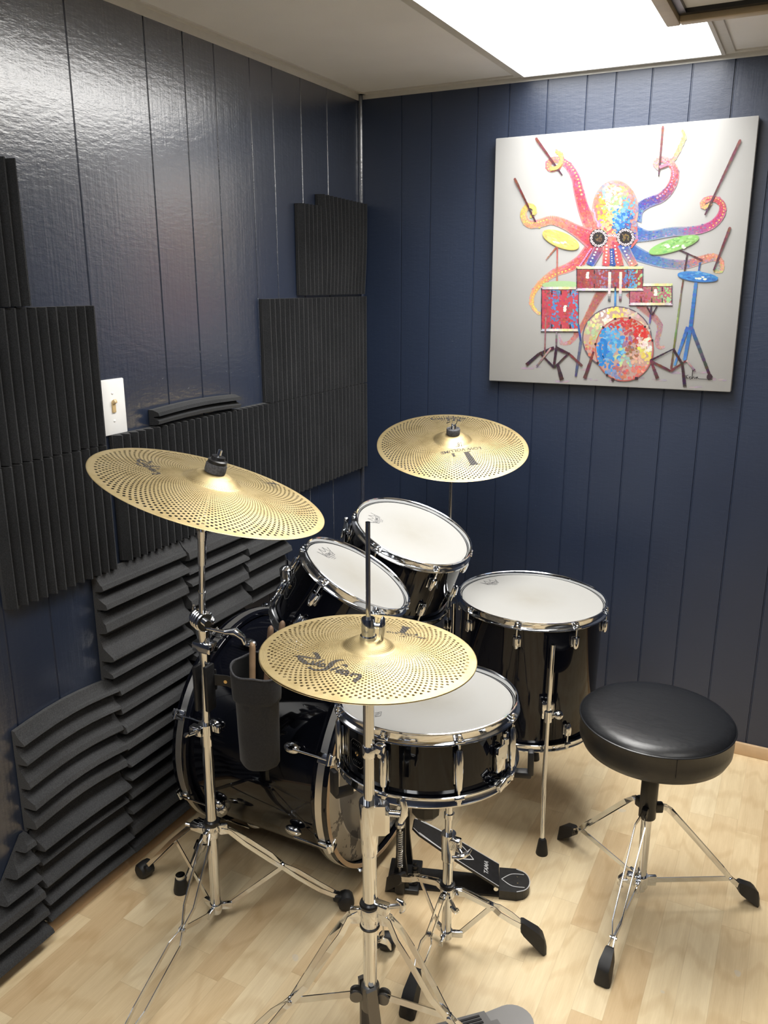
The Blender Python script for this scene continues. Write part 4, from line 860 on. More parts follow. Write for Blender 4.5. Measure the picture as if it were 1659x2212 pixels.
def bcl(a, side):
    """lug, T-rod and claw at angle a (from up towards the viewer); side 0 front, 1 batter"""
    ang = -a if by.y > 0 else a
    R0 = Matrix.Rotation(ang, 4, 'Z'); zl = 0.112 if side == 0 else WL-0.112; zc = 0.0 if side == 0 else WL; sg = 1 if side == 0 else -1
    m = bmb(); m.ball((0.290, 0, zl), 0.018, (0.62, 0.78, 1.30), M=R0); lg = m.build('lug', CHROME, bd)
    m = bmb(); m.tube([(0.3045, 0, zl-0.012*sg), (0.3045, 0, zc+0.006*sg)], 0.0028, 10, M=R0); m.build('tension_rod', CHROME, lg)
    m = bmb(); m.box((0.3015, 0, zc+0.015*sg), (0.006, 0.026, 0.034), 0.002, M=R0); m.box((0.292, 0, zc-0.003*sg), (0.024, 0.024, 0.006), 0.002, M=R0); m.tube([(0.3045, -0.013, zc+0.004*sg), (0.3045, 0.013, zc+0.004*sg)], 0.0042, 10, M=R0); m.build('claw', CHROME, bd)
for k in range(8):
    bcl(rad(66+45*k), 0); bcl(rad(66+45*k), 1)
def spur(side):
    ang = (-1 if by.y > 0 else 1)*rad(118)*side; R0 = Matrix.Rotation(ang, 4, 'Z')
    m = bmb(); m.lathe([(0.0001, 0.0), (0.026, 0.0), (0.026, 0.010), (0.020, 0.020), (0.0001, 0.024)], 24, M=R0 @ Matrix.Translation((0.279, 0, 0.105)) @ Matrix.Rotation(PI/2, 4, 'Y')); br = m.build('spur_bracket', CHROME, bd)
    p0 = BM @ (R0 @ Vector((0.300, 0, 0.100))); foot = BI @ Vector((0.198, bc.y-0.350*side, 0.0))
    m = MB(); e = foot+(p0-foot)*0.10; m.tube([p0, p0+(e-p0)*0.5, e], [0.010, 0.010, 0.006], 16); mid = p0+(e-p0)*0.42; m.tube([mid, mid+(e-p0)*0.10], 0.015, 16); sp = m.build('spur', CHROME, bd)
    m = MB(); m.lathe([(0.0001, 0), (0.019, 0), (0.0195, 0.006), (0.014, 0.040), (0.0001, 0.042)], 20, M=Matrix.Translation(foot)); m.build('rubber_tip', RUBBER, sp)
    m = MB(); m.lathe([(0.004, 0.040), (0.012, 0.040), (0.012, 0.050), (0.004, 0.050)], 20, closed=True, M=Matrix.Translation(foot)); m.build('lock_nut', CHROME, sp)
spur(1); spur(-1)
# tom holder on top of the bass drum
m = MB(); m.M = BI
P0 = Vector((0.352, -1.055, 0.610)); m.tube([P0, Vector((0.352, -1.055, 0.805))], 0.0165, 24); m.lathe([(0.0001, 0.012), (0.012, 0.010), (0.019, 0.004), (0.019, -0.016), (0.0001, -0.016)], 24, M=Matrix.Translation((0.352, -1.055, 0.806))); m.tube([(0.352, -1.055, 0.812), (0.352, -1.055, 0.832)], 0.004, 10)
m.box((0.352, -1.055, 0.619), (0.060, 0.060, 0.018), 0.005); th_ = m.build('tom_holder', CHROME, bd)
def loc_w(M, p): return M @ Vector(p)
a1 = loc_w(M1, (-rs1-0.018, 0.030, 0.090)); a2 = loc_w(M2, (-rs2-0.016, -0.030, 0.115))
m = MB(); m.M = BI; m.tube([(0.352, -1.055, 0.765), ((0.352+a1.x)/2, (-1.055+a1.y)/2-0.01, 0.770), a1], 0.0095, 14); m.ball((0.372, -1.066, 0.765), 0.019); m.build('tom_arm', CHROME, th_)
m = MB(); m.M = BI; top = Vector((0.4333, -0.8889, 0.9082)); m.tube([(0.352, -1.055, 0.735), (0.39, -0.97, 0.735), (0.4285, -0.905, 0.750), (0.4310, -0.900, 0.80), top], 0.0058, 14); m.ball(top, 0.007); m.ball((0.362, -1.035, 0.735), 0.017); m.build('tom_arm', CHROME, th_)
for (t_, MM, a_, z_) in ((tom1, M1, (-rs1, 0.030), 0.090), (tom2, M2, (-rs2, -0.030), 0.115)):
    m = MB(); an = math.atan2(a_[1], a_[0]); r_ = abs(a_[0])
    R0 = Matrix.Rotation(an, 4, 'Z'); m.box((r_+0.004, 0, z_), (0.010, 0.046, 0.056), 0.004, M=R0); m.box((r_+0.018, 0, z_), (0.026, 0.026, 0.034), 0.005, M=R0); mb_ = m.build('mount_bracket', CHROME, t_)
    m = MB(); m.tube([(r_+0.02, 0.010, z_+0.008), (r_+0.02, 0.032, z_+0.008)], 0.0035, 8, M=R0); m.box((r_+0.02, 0.036, z_+0.008), (0.006, 0.008, 0.030), 0.002, M=R0); m.build('wing_screw', CHROME, mb_)

# ================================================================== STANDS
def double_leg(t, I, hub, az, zc, path, foot, w=0.013, th=0.0022, foot_kind='drum'):
    """double-braced leg: path = list of (distance, height, half spread)"""
    d = Vector((math.cos(az), math.sin(az), 0)); sd = Vector((-math.sin(az), math.cos(az), 0)); hub = Vector((hub[0], hub[1], 0))
    m = MB(); m.M = I
    for s in (-1, 1):
        pts = [hub+d*a+Vector((0, 0, z))+sd*(s*h) for a, z, h in path]; m.strip(pts, w, th, (0, 0, 1))
    lg = m.build('leg', CHROME, t, smooth=False)
    a, z, h = path[-1]; m = MB(); m.M = I; p = hub+d*a+Vector((0, 0, z))
    if foot_kind == 'drum':      # fat slanted rubber barrel
        m.lathe([(0.0001, -0.018), (0.016, -0.018), (0.021, -0.012), (0.022, 0.004), (0.020, 0.018), (0.013, 0.022), (0.0001, 0.022)], 12, M=mat4(hub+d*(a+0.010)+Vector((0, 0, 0.0225)), d, sd, Vector((0, 0, 1))) @ Matrix.Rotation(PI/2, 4, 'X'))
        m.box((0, 0, 0), (0.042, 0.024, 0.020), 0.005, M=mat4(hub+d*(a+0.000)+Vector((0, 0, 0.030)), d, sd, Vector((0, 0, 1))) @ Matrix.Rotation(0.4, 4, 'Y'))
    else:
        ln, wd = foot_kind; q0 = hub+d*(a-0.006)+Vector((0, 0, z+0.004)); q1 = hub+d*(a+ln)+Vector((0, 0, 0.0165)); mid = (q0+q1)/2
        vs = []; dirv = (q1-q0)
        for f, ww, up_, dn in ((0.0, wd*0.70, 0.012, 0.012), (0.12, wd*0.85, 0.017, 0.015), (0.75, wd*1.15, 0.026, 0.0165), (0.95, wd*1.15, 0.024, 0.0165), (1.0, wd*1.05, 0.019, 0.0165), (1.10, wd*0.75, 0.008, 0.010)):
            c_ = q0+dirv*f; lo = max(0.0, c_.z-dn)
            vs += [(*(c_+sd*(-ww/2)).xy, lo), (*(c_+sd*(ww/2)).xy, lo), (*(c_+sd*(ww/2*0.72)).xy, c_.z+up_), (*(c_+sd*(-ww/2*0.72)).xy, c_.z+up_)]
        fs = [(4*i+k, 4*i+(k+1) % 4, 4*i+4+(k+1) % 4, 4*i+4+k) for i in range(5) for k in range(4)]+[(3, 2, 1, 0), (20, 21, 22, 23)]; m.add(vs, fs)
    m.build('rubber_foot', RUBBER, lg, ang=50); return lg
def brace(t, I, hub, az, p0, p1, w=0.011, mat=CHROME):
    d = Vector((math.cos(az), math.sin(az), 0)); hub = Vector((hub[0], hub[1], 0)); m = MB(); m.M = I
    m.strip([hub+d*p0[0]+Vector((0, 0, p0[1])), hub+d*p1[0]+Vector((0, 0, p1[1]))], w, 0.0024, (0, 0, 1)); m.tube([hub+d*p1[0]+Vector((0, 0, p1[1]))+Vector((-math.sin(az), math.cos(az), 0))*0.008, hub+d*p1[0]+Vector((0, 0, p1[1]))-Vector((-math.sin(az), math.cos(az), 0))*0.008], 0.0042, 10)
    return m.build('brace', mat, t, smooth=False)
def collar(m, p, r, h, ears=(), er=0.012):
    m.lathe([(0.004, -h/2), (r-0.001, -h/2), (r, -h/2+0.002), (r, h/2-0.002), (r-0.001, h/2), (0.004, h/2)], 28, closed=True, M=Matrix.Translation(p))
    for az in ears:
        d = Vector((math.cos(az), math.sin(az), 0)); m.box((0, 0, 0), (er*1.6, 0.010, h*0.8), 0.002, M=mat4(Vector(p)+d*(r+er*0.5), d, Vector((-d.y, d.x, 0)), Vector((0, 0, 1))))
def wing(m, p, d, ln=0.018, span=0.034, lean=(0, 0, 1)):
    """T or wing screw from p along d"""
    p = Vector(p); d = Vector(d).normalized(); u = Vector(lean); u = (u-d*u.dot(d)).normalized(); e = p+d*ln
    m.tube([p, e], 0.0042, 10); m.tube([e-u*span/2-d*0.004, e-u*span*0.25+d*0.003, e+d*0.004, e+u*span*0.25+d*0.003, e+u*span/2-d*0.004], [0.003, 0.0055, 0.0065, 0.0055, 0.003], 10)

# ---- crash cymbal stand (left)
hb = (0.349, -1.401); t = thing('cymbal_stand', 'chrome cymbal stand at left holding the big tilted cymbal', 'cymbal stand', loc=(hb[0], hb[1], 0), group='chrome cymbal stands'); I = Matrix.Translation((-hb[0], -hb[1], 0))
m = MB(); m.M = I; m.tube([(0.347, -1.402, 0.030), (0.3505, -1.400, 0.520)], 0.0128, 24); lt = m.build('lower_tube', CHROME, t)
m = MB(); m.M = I; m.tube([(0.3505, -1.400, 0.515), (0.356, -1.397, 0.735)], 0.0098, 24); m.build('upper_tube', CHROME, t)
m = MB(); m.M = I; p = Vector((0.3505, -1.400, 0.520)); m.tube([p-Vector((0, 0, 0.030)), p+Vector((0, 0, 0.004))], 0.0150, 24); m.tube([p+Vector((0, 0, 0.0)), p+Vector((0, 0, 0.024))], 0.0185, 24); m.box(p+Vector((-0.012, -0.018, 0.012)), (0.034, 0.020, 0.022), 0.004); wing(m, p+Vector((-0.012, -0.026, 0.010)), (-0.7, -0.7, -0.2), 0.016, 0.040, (-1, 0.3, -0.8)); m.box(p+Vector((0.024, 0.010, 0.012)), (0.016, 0.012, 0.020), 0.003); m.build('height_clamp', CHROME, t)
m = MB(); m.M = I; p = Vector((0.356, -1.397, 0.735)); m.tube([p-Vector((0, 0, 0.050)), p-Vector((0, 0, 0.012))], [0.0105, 0.0135], 24); m.box(p+Vector((0.002, 0, 0.000)), (0.052, 0.032, 0.026), 0.006, M=None); m.tube([p+Vector((0, 0, 0.01)), p+Vector((0, 0, 0.045))], [0.012, 0.018], 24)
rc = p+Vector((-0.001, 0, 0.062)); ax = Vector((0.87, -0.45, 0.0)).normalized()
for k, (o0, rr) in enumerate(((-0.026, 0.021), (-0.017, 0.024), (-0.008, 0.024), (0.002, 0.024), (0.012, 0.022))): m.lathe([(0.0001, 0), (rr-0.002, 0), (rr, 0.002), (rr, 0.006), (rr-0.002, 0.008), (0.0001, 0.008)], 28, M=along(rc+ax*o0, ax))
m.tube([rc+ax*0.02, rc+ax*0.030], 0.008, 16); rt_ = m.build('ratchet', CHROME, t)
m = MB(); m.M = I; q = rc+Vector((0.020, -0.010, -0.012)); m.tube([q, q+Vector((0.045, 0.012, -0.006))], 0.0035, 8); m.tube([q+Vector((0.040, 0.011, -0.005)), q+Vector((0.062, 0.018, -0.002)), q+Vector((0.080, 0.022, -0.016)), q+Vector((0.084, 0.022, -0.030))], [0.006, 0.010, 0.007, 0.004], 12); m.build('wing_screw', CHROME, rt_)
m = MB(); m.M = I; q = rc+ax*-0.03; wing(m, q, -ax, 0.006, 0.050, (-0.2, -0.1, 1)); m.build('wing_screw', CHROME, rt_)
tl = cL-nL*0.070+Vector((0.0, 0, 0)); m = MB(); m.M = I; m.tube([rc+Vector((0, 0, 0.0)), rc+(tl-rc)*0.30], 0.0072, 20); m.tube([rc+(tl-rc)*0.30, rc+(tl-rc)*0.315], 0.0076, 20); m.tube([rc+(tl-rc)*0.315, tl], 0.0066, 20); m.build('boom_rod', CHROME, t)
m = MB(); m.M = I; m.tube([rc+(tl-rc)*0.60, rc+(tl-rc)*0.86], 0.0085, 20); m.tube([rc+(tl-rc)*0.84, rc+(tl-rc)*0.93], [0.0098, 0.0105], 20); m.ball(tl, 0.015, (1, 1, 1)); m.build('tilter', CHROME, t)
def cymbal_top(t, I, c, n, zb, black):
    z = Vector(n).normalized(); M = along(Vector(c), z); m = MB(); m.M = I
    m.tube([tuple(Vector(c)-z*0.070), tuple(Vector(c)+z*(zb+0.045))], 0.0040, 12); m.build('threaded_rod', CHROME, t)
    m = MB(); m.M = I; m.lathe([(0.0045, zb), (0.0198, zb), (0.0205, zb+0.003), (0.0205, zb+0.015), (0.0195, zb+0.018), (0.0045, zb+0.018)], 28, closed=True, M=M); m.lathe([(0.0045, zb-0.030), (0.018, zb-0.030), (0.018, zb-0.014), (0.0045, zb-0.014)], 28, closed=True, M=M); m.build('felt_washer', FELT, t)
    m = MB(); m.M = I
    if black: m.lathe([(0.0045, zb+0.018), (0.0185, zb+0.018), (0.0185, zb+0.024), (0.014, zb+0.026), (0.013, zb+0.032), (0.0045, zb+0.033)], 24, closed=True, M=M); m.build('wing_nut', PLASTIC, t)
    else:
        m.lathe([(0.0045, zb+0.018), (0.010, zb+0.018), (0.008, zb+0.030), (0.0045, zb+0.030)], 20, closed=True, M=M)
        for s in (-1, 1): m.strip([(s*0.006, 0, zb+0.022), (s*0.014, 0, zb+0.030), (s*0.017, 0, zb+0.040)], 0.012, 0.004, (0, 0, 1), M=M)
        m.build('wing_nut', CHROME, t)
cymbal_top(t, I, cL, nL, 0.031, True)
azs = [rad(171), rad(36), rad(-82)]
m = MB(); m.M = I; collar(m, (0.349, -1.401, 0.262), 0.0185, 0.034, azs, 0.014); m.box((0.318, -1.412, 0.268), (0.040, 0.022, 0.020), 0.004); m.tube([(0.300, -1.416, 0.268), (0.285, -1.418, 0.268)], 0.0045, 10); m.build('leg_collar', CHROME, t)
m = MB(); m.M = I; m.lathe([(0.0125, -0.006), (0.0185, -0.005), (0.0195, 0.0), (0.0185, 0.005), (0.0125, 0.006)], 28, closed=True, M=Matrix.Translation((0.349, -1.401, 0.283))); m.build('plastic_ring', PLASTIC, t)
m = MB(); m.M = I; collar(m, (0.3475, -1.402, 0.046), 0.0155, 0.022, azs, 0.018); m.build('base_collar', CHROME, t)
for az, path in ((azs[0], [(0.020, 0.262, 0.010), (0.055, 0.262, 0.010), (0.150, 0.165, 0.008), (0.268, 0.032, 0.006)]), (azs[1], [(0.020, 0.262, 0.006), (0.040, 0.256, 0.006), (0.075, 0.222, 0.011), (0.135, 0.168, 0.012), (0.165, 0.138, 0.006), (0.195, 0.115, 0.012), (0.250, 0.070, 0.012), (0.305, 0.032, 0.005)]), (azs[2], [(0.018, 0.262, 0.004), (0.035, 0.245, 0.012), (0.115, 0.138, 0.013), (0.140, 0.110, 0.004), (0.155, 0.100, 0.004), (0.180, 0.088, 0.014), (0.320, 0.045, 0.014), (0.395, 0.030, 0.005)])):
    double_leg(t, I, hb, az, 0.262, path, None, w=0.0105)
brace(t, I, hb, azs[0], (0.024, 0.046), (0.140, 0.172)); brace(t, I, hb, azs[1], (0.030, 0.048), (0.163, 0.139)); brace(t, I, hb, azs[2], (0.026, 0.046), (0.148, 0.103))
# ---- back cymbal stand (mostly hidden)
hb = (0.5365, -0.4162); hbz = cB-nB*0.07; hb = (hbz.x, hbz.y); t = thing('cymbal_stand', 'thin chrome stand behind the rack toms holding the back cymbal', 'cymbal stand', loc=(hb[0], hb[1], 0), group='chrome cymbal stands'); I = Matrix.Translation((-hb[0], -hb[1], 0))
m = MB(); m.M = I; m.tube([(*hb, 0.03), (*hb, 0.45)], 0.0125, 20); m.build('lower_tube', CHROME, t)
m = MB(); m.M = I; m.tube([(*hb, 0.45), (*hb, hbz.z)], 0.0062, 16); m.build('upper_tube', CHROME, t)
m = MB(); m.M = I; collar(m, (*hb, 0.455), 0.017, 0.03); m.ball(hbz, 0.013); m.build('height_clamp', CHROME, t); cymbal_top(t, I, cB, nB, 0.033, False)
m = MB(); m.M = I; collar(m, (*hb, 0.26), 0.018, 0.03, [rad(a) for a in (80, 200, 320)]); m.build('leg_collar', CHROME, t)
for a in (80, 200, 320): double_leg(t, I, hb, rad(a), 0.26, [(0.02, 0.26, 0.008), (0.10, 0.16, 0.011), (0.19, 0.032, 0.006)], None)
# ---- hi-hat stand with pedal
hb = (0.8916, -1.6245); t = thing('hi_hat_stand', 'chrome hi-hat stand in the foreground with a grey ribbed foot pedal', 'hi-hat stand', loc=(hb[0], hb[1], 0)); I = Matrix.Translation((-hb[0], -hb[1], 0))
P = lambda z, dx=0, dy=0: (hb[0]+dx, hb[1]+dy, z)
m = MB(); m.M = I; m.tube([P(0.60), P(1.150)], 0.0032*1.25, 16); m.build('pull_rod', CHROME, t)
m = MB(); m.M = I; m.tube([P(0.590), P(0.885)], 0.0098, 24); m.build('upper_tube', CHROME, t)
m = MB(); m.M = I; m.tube([P(0.245), P(0.605)], 0.0128, 24); m.build('lower_tube', CHROME, t)
m = MB(); m.M = I; m.lathe([(0.0045, 0.885), (0.020, 0.885), (0.022, 0.893), (0.0045, 0.893)], 24, closed=True, M=Matrix.Translation((hb[0], hb[1], 0))); lab(m.build('seat_cup', PLASTIC, t), 'black seat cup')
m = MB(); m.M = I; ctr = Matrix.Translation((hb[0], hb[1], 0)); m.lathe([(0.0045, 0.958), (0.0115, 0.958), (0.0115, 0.985), (0.0108, 0.988), (0.0045, 0.988)], 28, closed=True, M=ctr); m.lathe([(0.0045, 0.951), (0.0135, 0.951), (0.0142, 0.954), (0.0135, 0.958), (0.0045, 0.958)], 28, closed=True, M=ctr); cl = m.build('clutch', CHROME, t)
m = MB(); m.M = I; m.lathe([(0.0045, 0.940), (0.0138, 0.940), (0.0138, 0.951), (0.0045, 0.951)], 24, closed=True, M=ctr); lab(m.build('felt_washer', FELT, cl), 'grey felt washer')
m = MB(); m.M = I; m.tube([P(0.975, 0.010, 0.004), P(0.975, 0.0185, 0.007)], 0.005, 12); e = Vector(P(0.970, 0.0215, 0.008)); m.lathe([(0.0001, -0.026), (0.003, -0.022), (0.0055, -0.006), (0.0060, 0.004), (0.004, 0.018), (0.0001, 0.023)], 20, M=Matrix.Translation(e) @ Matrix.Rotation(0.05, 4, 'Y') @ Matrix.Diagonal((0.75, 1.35, 1, 1))); m.build('wing_screw', CHROME, cl)
m = MB(); m.M = I; collar(m, P(0.745), 0.0118, 0.022); m.box(P(0.752, 0.019, 0.004), (0.018, 0.014, 0.018), 0.003); m.tube([P(0.748, 0.026, -0.004), P(0.748, 0.026, -0.012)], 0.004, 10); m.build('memory_lock', CHROME, t)
m = MB(); m.M = I; m.lathe([(0.0128, 0.540), (0.0150, 0.545), (0.0168, 0.600), (0.0185, 0.642), (0.0175, 0.648), (0.0100, 0.648)], 28, M=ctr); m.prism([(0.0, -0.016), (0.030, -0.010), (0.036, 0.0), (0.030, 0.010), (0.0, 0.016)], 0.058, M=Matrix.Translation(P(0.588)) @ Matrix.Rotation(0.28, 4, 'Z')); hc = m.build('height_clamp', CHROME, t)
m = MB(); m.M = I; m.tube([P(0.628, 0.034, 0.010), P(0.628, 0.052, 0.016)], 0.0058, 14)
for k in range(5): m.tube([P(0.628, 0.035+0.003*k, 0.0103+0.001*k), P(0.628, 0.0365+0.003*k, 0.0108+0.001*k)], 0.0066, 14)
m.tube([P(0.612, 0.052, 0.016), P(0.628, 0.058, 0.018), P(0.642, 0.059, 0.018), P(0.656, 0.056, 0.017)], [0.005, 0.0075, 0.0065, 0.005], 12); m.build('wing_screw', CHROME, hc)
azs = [rad(12), rad(112), rad(208)]
m = MB(); m.M = I; collar(m, P(0.412), 0.0175, 0.040, azs, 0.014); m.box(P(0.432, 0.022, 0.004), (0.030, 0.018, 0.022), 0.004); wing(m, P(0.436, 0.034, 0.008), (0.95, 0.3, 0.25), 0.022, 0.030, (0.2, 0, 1)); m.build('leg_collar', CHROME, t)
m = MB(); m.M = I; m.lathe([(0.0125, -0.005), (0.0175, -0.004), (0.0188, 0.0), (0.0175, 0.004), (0.0125, 0.005)], 28, closed=True, M=Matrix.Translation(P(0.436))); m.build('plastic_ring', PLASTIC, t)
m = MB(); m.M = I; m.lathe([(0.0125, -0.003), (0.0182, -0.003), (0.0186, 0.0), (0.0125, 0.003)], 28, closed=True, M=Matrix.Translation(P(0.391))); m.build('plastic_ring', PLASTIC, t)
for az, p2 in ((azs[0], 0), (azs[1], 0), (azs[2], 0)):
    double_leg(t, I, hb, az, 0.41, [(0.020, 0.418, 0.005), (0.036, 0.410, 0.006), (0.052, 0.382, 0.015), (0.075, 0.345, 0.016), (0.118, 0.268, 0.015), (0.146, 0.225, 0.005), (0.160, 0.210, 0.005), (0.185, 0.182, 0.016), (0.290, 0.070, 0.016), (0.352, 0.030, 0.006)], None, w=0.0115)
for az in azs: brace(t, I, hb, az, (0.026, 0.236), (0.150, 0.222), 0.014)
m = MB(); m.M = I; m.lathe([(0.0128, 0.205), (0.0165, 0.205), (0.0175, 0.250), (0.0165, 0.258), (0.0128, 0.258)], 28, closed=True, M=ctr)
for az in azs:
    d = Vector((math.cos(az), math.sin(az), 0)); s_ = Vector((-d.y, d.x, 0))
    for k in (-1, 1): m.lathe([(0.0001, -0.0025), (0.012, -0.0025), (0.012, 0.0025), (0.0001, 0.0025)], 18, M=along(Vector(P(0.236))+d*0.026+s_*k*0.0065, s_))
m.build('base_casting', ALLOY, t)
pa = rad(51); pd = Vector((math.cos(pa), math.sin(pa), 0)); ps = Vector((-math.sin(pa), math.cos(pa), 0))
m = MB(); m.M = I
for s_ in (-1, 1):
    m.strip([Vector(P(0.262))+ps*s_*0.018+pd*-0.006, Vector(P(0.190))+ps*s_*0.024, Vector(P(0.060))+ps*s_*0.026, Vector(P(0.0)) + ps*s_*0.026+Vector((0, 0, 0.004))], 0.020, 0.008, pd)
m.box((0, 0, 0), (0.060, 0.070, 0.010), 0.003, M=mat4(Vector(P(0.0055)), pd, ps, Vector((0, 0, 1)))); m.build('pedal_frame', ALLOY, t)
m = MB(); m.M = I
for k in range(9):
    z = 0.196-k*0.017
    for s_ in (-1, 1): m.box((0, 0, 0), (0.004, 0.0018, 0.013), 0.0006, M=mat4(Vector(P(z))+ps*s_*0.004+pd*0.008, pd, ps, Vector((0, 0, 1))))
    m.tube([Vector(P(z+0.008))+ps*-0.006+pd*0.008, Vector(P(z+0.008))+ps*0.006+pd*0.008], 0.0032, 8)
m.build('pull_chain', STEEL, t)
heel = Vector((hb[0], hb[1], 0))+pd*0.352; toe = Vector((hb[0], hb[1], 0))+pd*0.030; toe.z = 0.062; h2 = heel-pd*0.075; h2.z = 0.030; h2_ = h2.copy()
PB = mat4(h2, (toe-h2).normalized(), (toe-h2).normalized().cross(Vector((0, 0, 1))).normalized()*-1, Vector((0, 0, 1))); bxv = (toe-h2).normalized(); byv = Vector((0, 0, 1)).cross(bxv).normalized(); bzv = bxv.cross(byv); PB = mat4(h2, bxv, byv, bzv); ln = (toe-h2).length
m = MB(); m.M = I; m.prism([(0.0, -0.043), (ln*0.45, -0.044), (ln*0.8, -0.040), (ln*0.95, -0.028), (ln, -0.012), (ln, 0.012), (ln*0.95, 0.028), (ln*0.8, 0.040), (ln*0.45, 0.044), (0.0, 0.043), (0.0, 0.016), (-0.016, 0.016), (-0.016, -0.016), (0.0, -0.016)], 0.006, M=PB); fb = m.build('footboard', ALLOY, t, smooth=False)
m = MB(); m.M = I
for yy in (-0.034, -0.026, -0.018, 0.018, 0.026, 0.034):
    m.box((ln*0.30, yy, 0.0068), (ln*0.46, 0.0045, 0.0016), M=PB)
for yy in (-0.006, 0.006): m.box((ln*0.16, yy, 0.0068), (ln*0.16, 0.0045, 0.0016), M=PB)
lab(m.build('grip_strip', PLASTIC, fb, smooth=False), 'black grip strips')
vs, fs = text_polys('GRETSCH', 0.020, 0.0, 0.0004); m = MB(); m.M = I; m.add([(ln*0.66+v[1], -v[0], 0.0064) for v in vs], fs, M=PB); m.add([(ln*0.66+x, y, 0.0064) for x, y in ((0.012, -0.036), (0.0135, -0.036), (0.0135, 0.036), (0.012, 0.036))], [(0, 1, 2, 3)], M=PB); lab(m.build('maker_name', DARKINK, fb, smooth=False), 'raised dark maker name')
m = MB(); m.M = I; HP = mat4(Vector((h2.x, h2.y, 0.0)), -pd, -ps, Vector((0, 0, 1)))
hp_ = [(0.002, -0.043), (0.045, -0.043)]+[(0.045+0.043*math.cos(a), 0.043*math.sin(a)) for a in [-PI/2+PI*i/12 for i in range(13)]][1:-1]+[(0.045, 0.043), (0.002, 0.043), (0.002, 0.018), (0.018, 0.018), (0.018, -0.018), (0.002, -0.018)]
HP = mat4(Vector((h2.x, h2.y, 0.0)), pd, ps, Vector((0, 0, 1))); m.prism(hp_, 0.030, M=HP); m.build('heel_plate', ALLOY, t, smooth=False)
m = MB(); m.M = I; a_ = Vector((hb[0], hb[1], 0.005)); b_ = Vector((h2.x, h2.y, 0.005)); m.strip([a_, b_], 0.012, 0.004, ps); m.build('base_rod', CHROME, t)

# ---- snare stand
hb = (0.876, -1.213); t = thing('snare_stand', 'chrome tripod stand carrying the snare drum', 'snare stand', loc=(hb[0], hb[1], 0)); I = Matrix.Translation((-hb[0], -hb[1], 0)); P = lambda z, dx=0, dy=0: (hb[0]+dx, hb[1]+dy, z)
m = MB(); m.M = I; m.tube([P(0.022), P(0.300)], 0.0118, 24); m.build('lower_tube', CHROME, t)
m = MB(); m.M = I; m.tube([P(0.295), P(0.470)], 0.0092, 24); m.tube([P(0.347), P(0.359)], 0.0118, 24); m.build('upper_tube', CHROME, t)
m = MB(); m.M = I; m.lathe([(0.0118, 0.232), (0.0150, 0.236), (0.0178, 0.300), (0.0170, 0.306), (0.0095, 0.306)], 28, M=Matrix.Translation((hb[0], hb[1], 0))); m.box(P(0.288, 0.020, -0.006), (0.026, 0.020, 0.030), 0.005); hc = m.build('height_clamp', CHROME, t)
m = MB(); m.M = I; wing(m, P(0.284, 0.028, -0.012), (0.75, -0.62, -0.15), 0.020, 0.048, (0.75, 0.6, 0.1)); m.build('wing_screw', CHROME, hc)
kx, ky = 0.866, -1.322
m = MB(); m.M = I; m.tube([P(0.462), P(0.475, -0.004, -0.03), (kx, ky+0.03, 0.490), (kx, ky, 0.495)], 0.010, 16); m.ball(P(0.468), 0.018); m.tube([P(0.466, -0.03, -0.03), P(0.466, 0.03, -0.03)], 0.009, 14); m.build('tilter', CHROME, t)
m = MB(); m.M = I; m.lathe([(0.0001, 0.420), (0.024, 0.420), (0.030, 0.428), (0.030, 0.452), (0.025, 0.458), (0.013, 0.462), (0.013, 0.478), (0.0001, 0.478)], 10, M=Matrix.Translation((kx, ky, 0.0))); lab(m.build('basket_knob', PLASTIC, t), 'big black adjusting knob')
m = MB(); m.M = I; m.tube([(kx, ky, 0.470), (kx, ky, 0.545)], 0.008, 16); m.lathe([(0.0001, 0.500), (0.020, 0.500), (0.020, 0.522), (0.0001, 0.522)], 20, M=Matrix.Translation((kx, ky, 0.0))); m.build('basket_post', CHROME, t)
xs, ys, zs = frame(n4)
for az in (18, 236, 128):
    d = xs*math.cos(rad(az))+ys*math.sin(rad(az)); e = c4-zs*0.156+d*0.192
    m = MB(); m.M = I; m.strip([Vector((kx, ky, 0.512)), Vector((kx, ky, 0.524))+d*0.06, e-d*0.03-zs*0.006, e-zs*0.008], 0.014, 0.005, zs.cross(d)); ar = m.build('basket_arm', CHROME, t)
    m = MB(); m.M = I; FM = mat4(e, d, zs.cross(d), zs); m.box((0.000, 0, -0.007), (0.040, 0.022, 0.014), 0.004, M=FM); m.box((0.018, 0, 0.018), (0.012, 0.022, 0.052), 0.004, M=FM); m.build('rubber_grip', RUBBER, ar)
azs = [rad(22), rad(152), rad(-89)]
m = MB(); m.M = I; collar(m, P(0.150), 0.0170, 0.026, azs, 0.014); wing(m, P(0.140, 0.014, -0.014), (0.8, -0.6, -0.5), 0.022, 0.036, (0.6, 0.2, -0.8)); m.build('leg_collar', CHROME, t)
m = MB(); m.M = I; m.lathe([(0.0115, -0.004), (0.0168, -0.003), (0.018, 0.0), (0.0168, 0.003), (0.0115, 0.004)], 28, closed=True, M=Matrix.Translation(P(0.168))); m.build('plastic_ring', PLASTIC, t)
m = MB(); m.M = I; collar(m, P(0.032), 0.0150, 0.020, azs, 0.018); m.build('base_collar', CHROME, t)
for az in azs:
    double_leg(t, I, hb, az, 0.150, [(0.020, 0.152, 0.006), (0.036, 0.150, 0.006), (0.110, 0.112, 0.006), (0.122, 0.104, 0.012), (0.150, 0.086, 0.012), (0.178, 0.066, 0.006)], None, w=0.0125, foot_kind=(0.050, 0.033))
    brace(t, I, hb, az, (0.030, 0.032), (0.104, 0.114), 0.012)

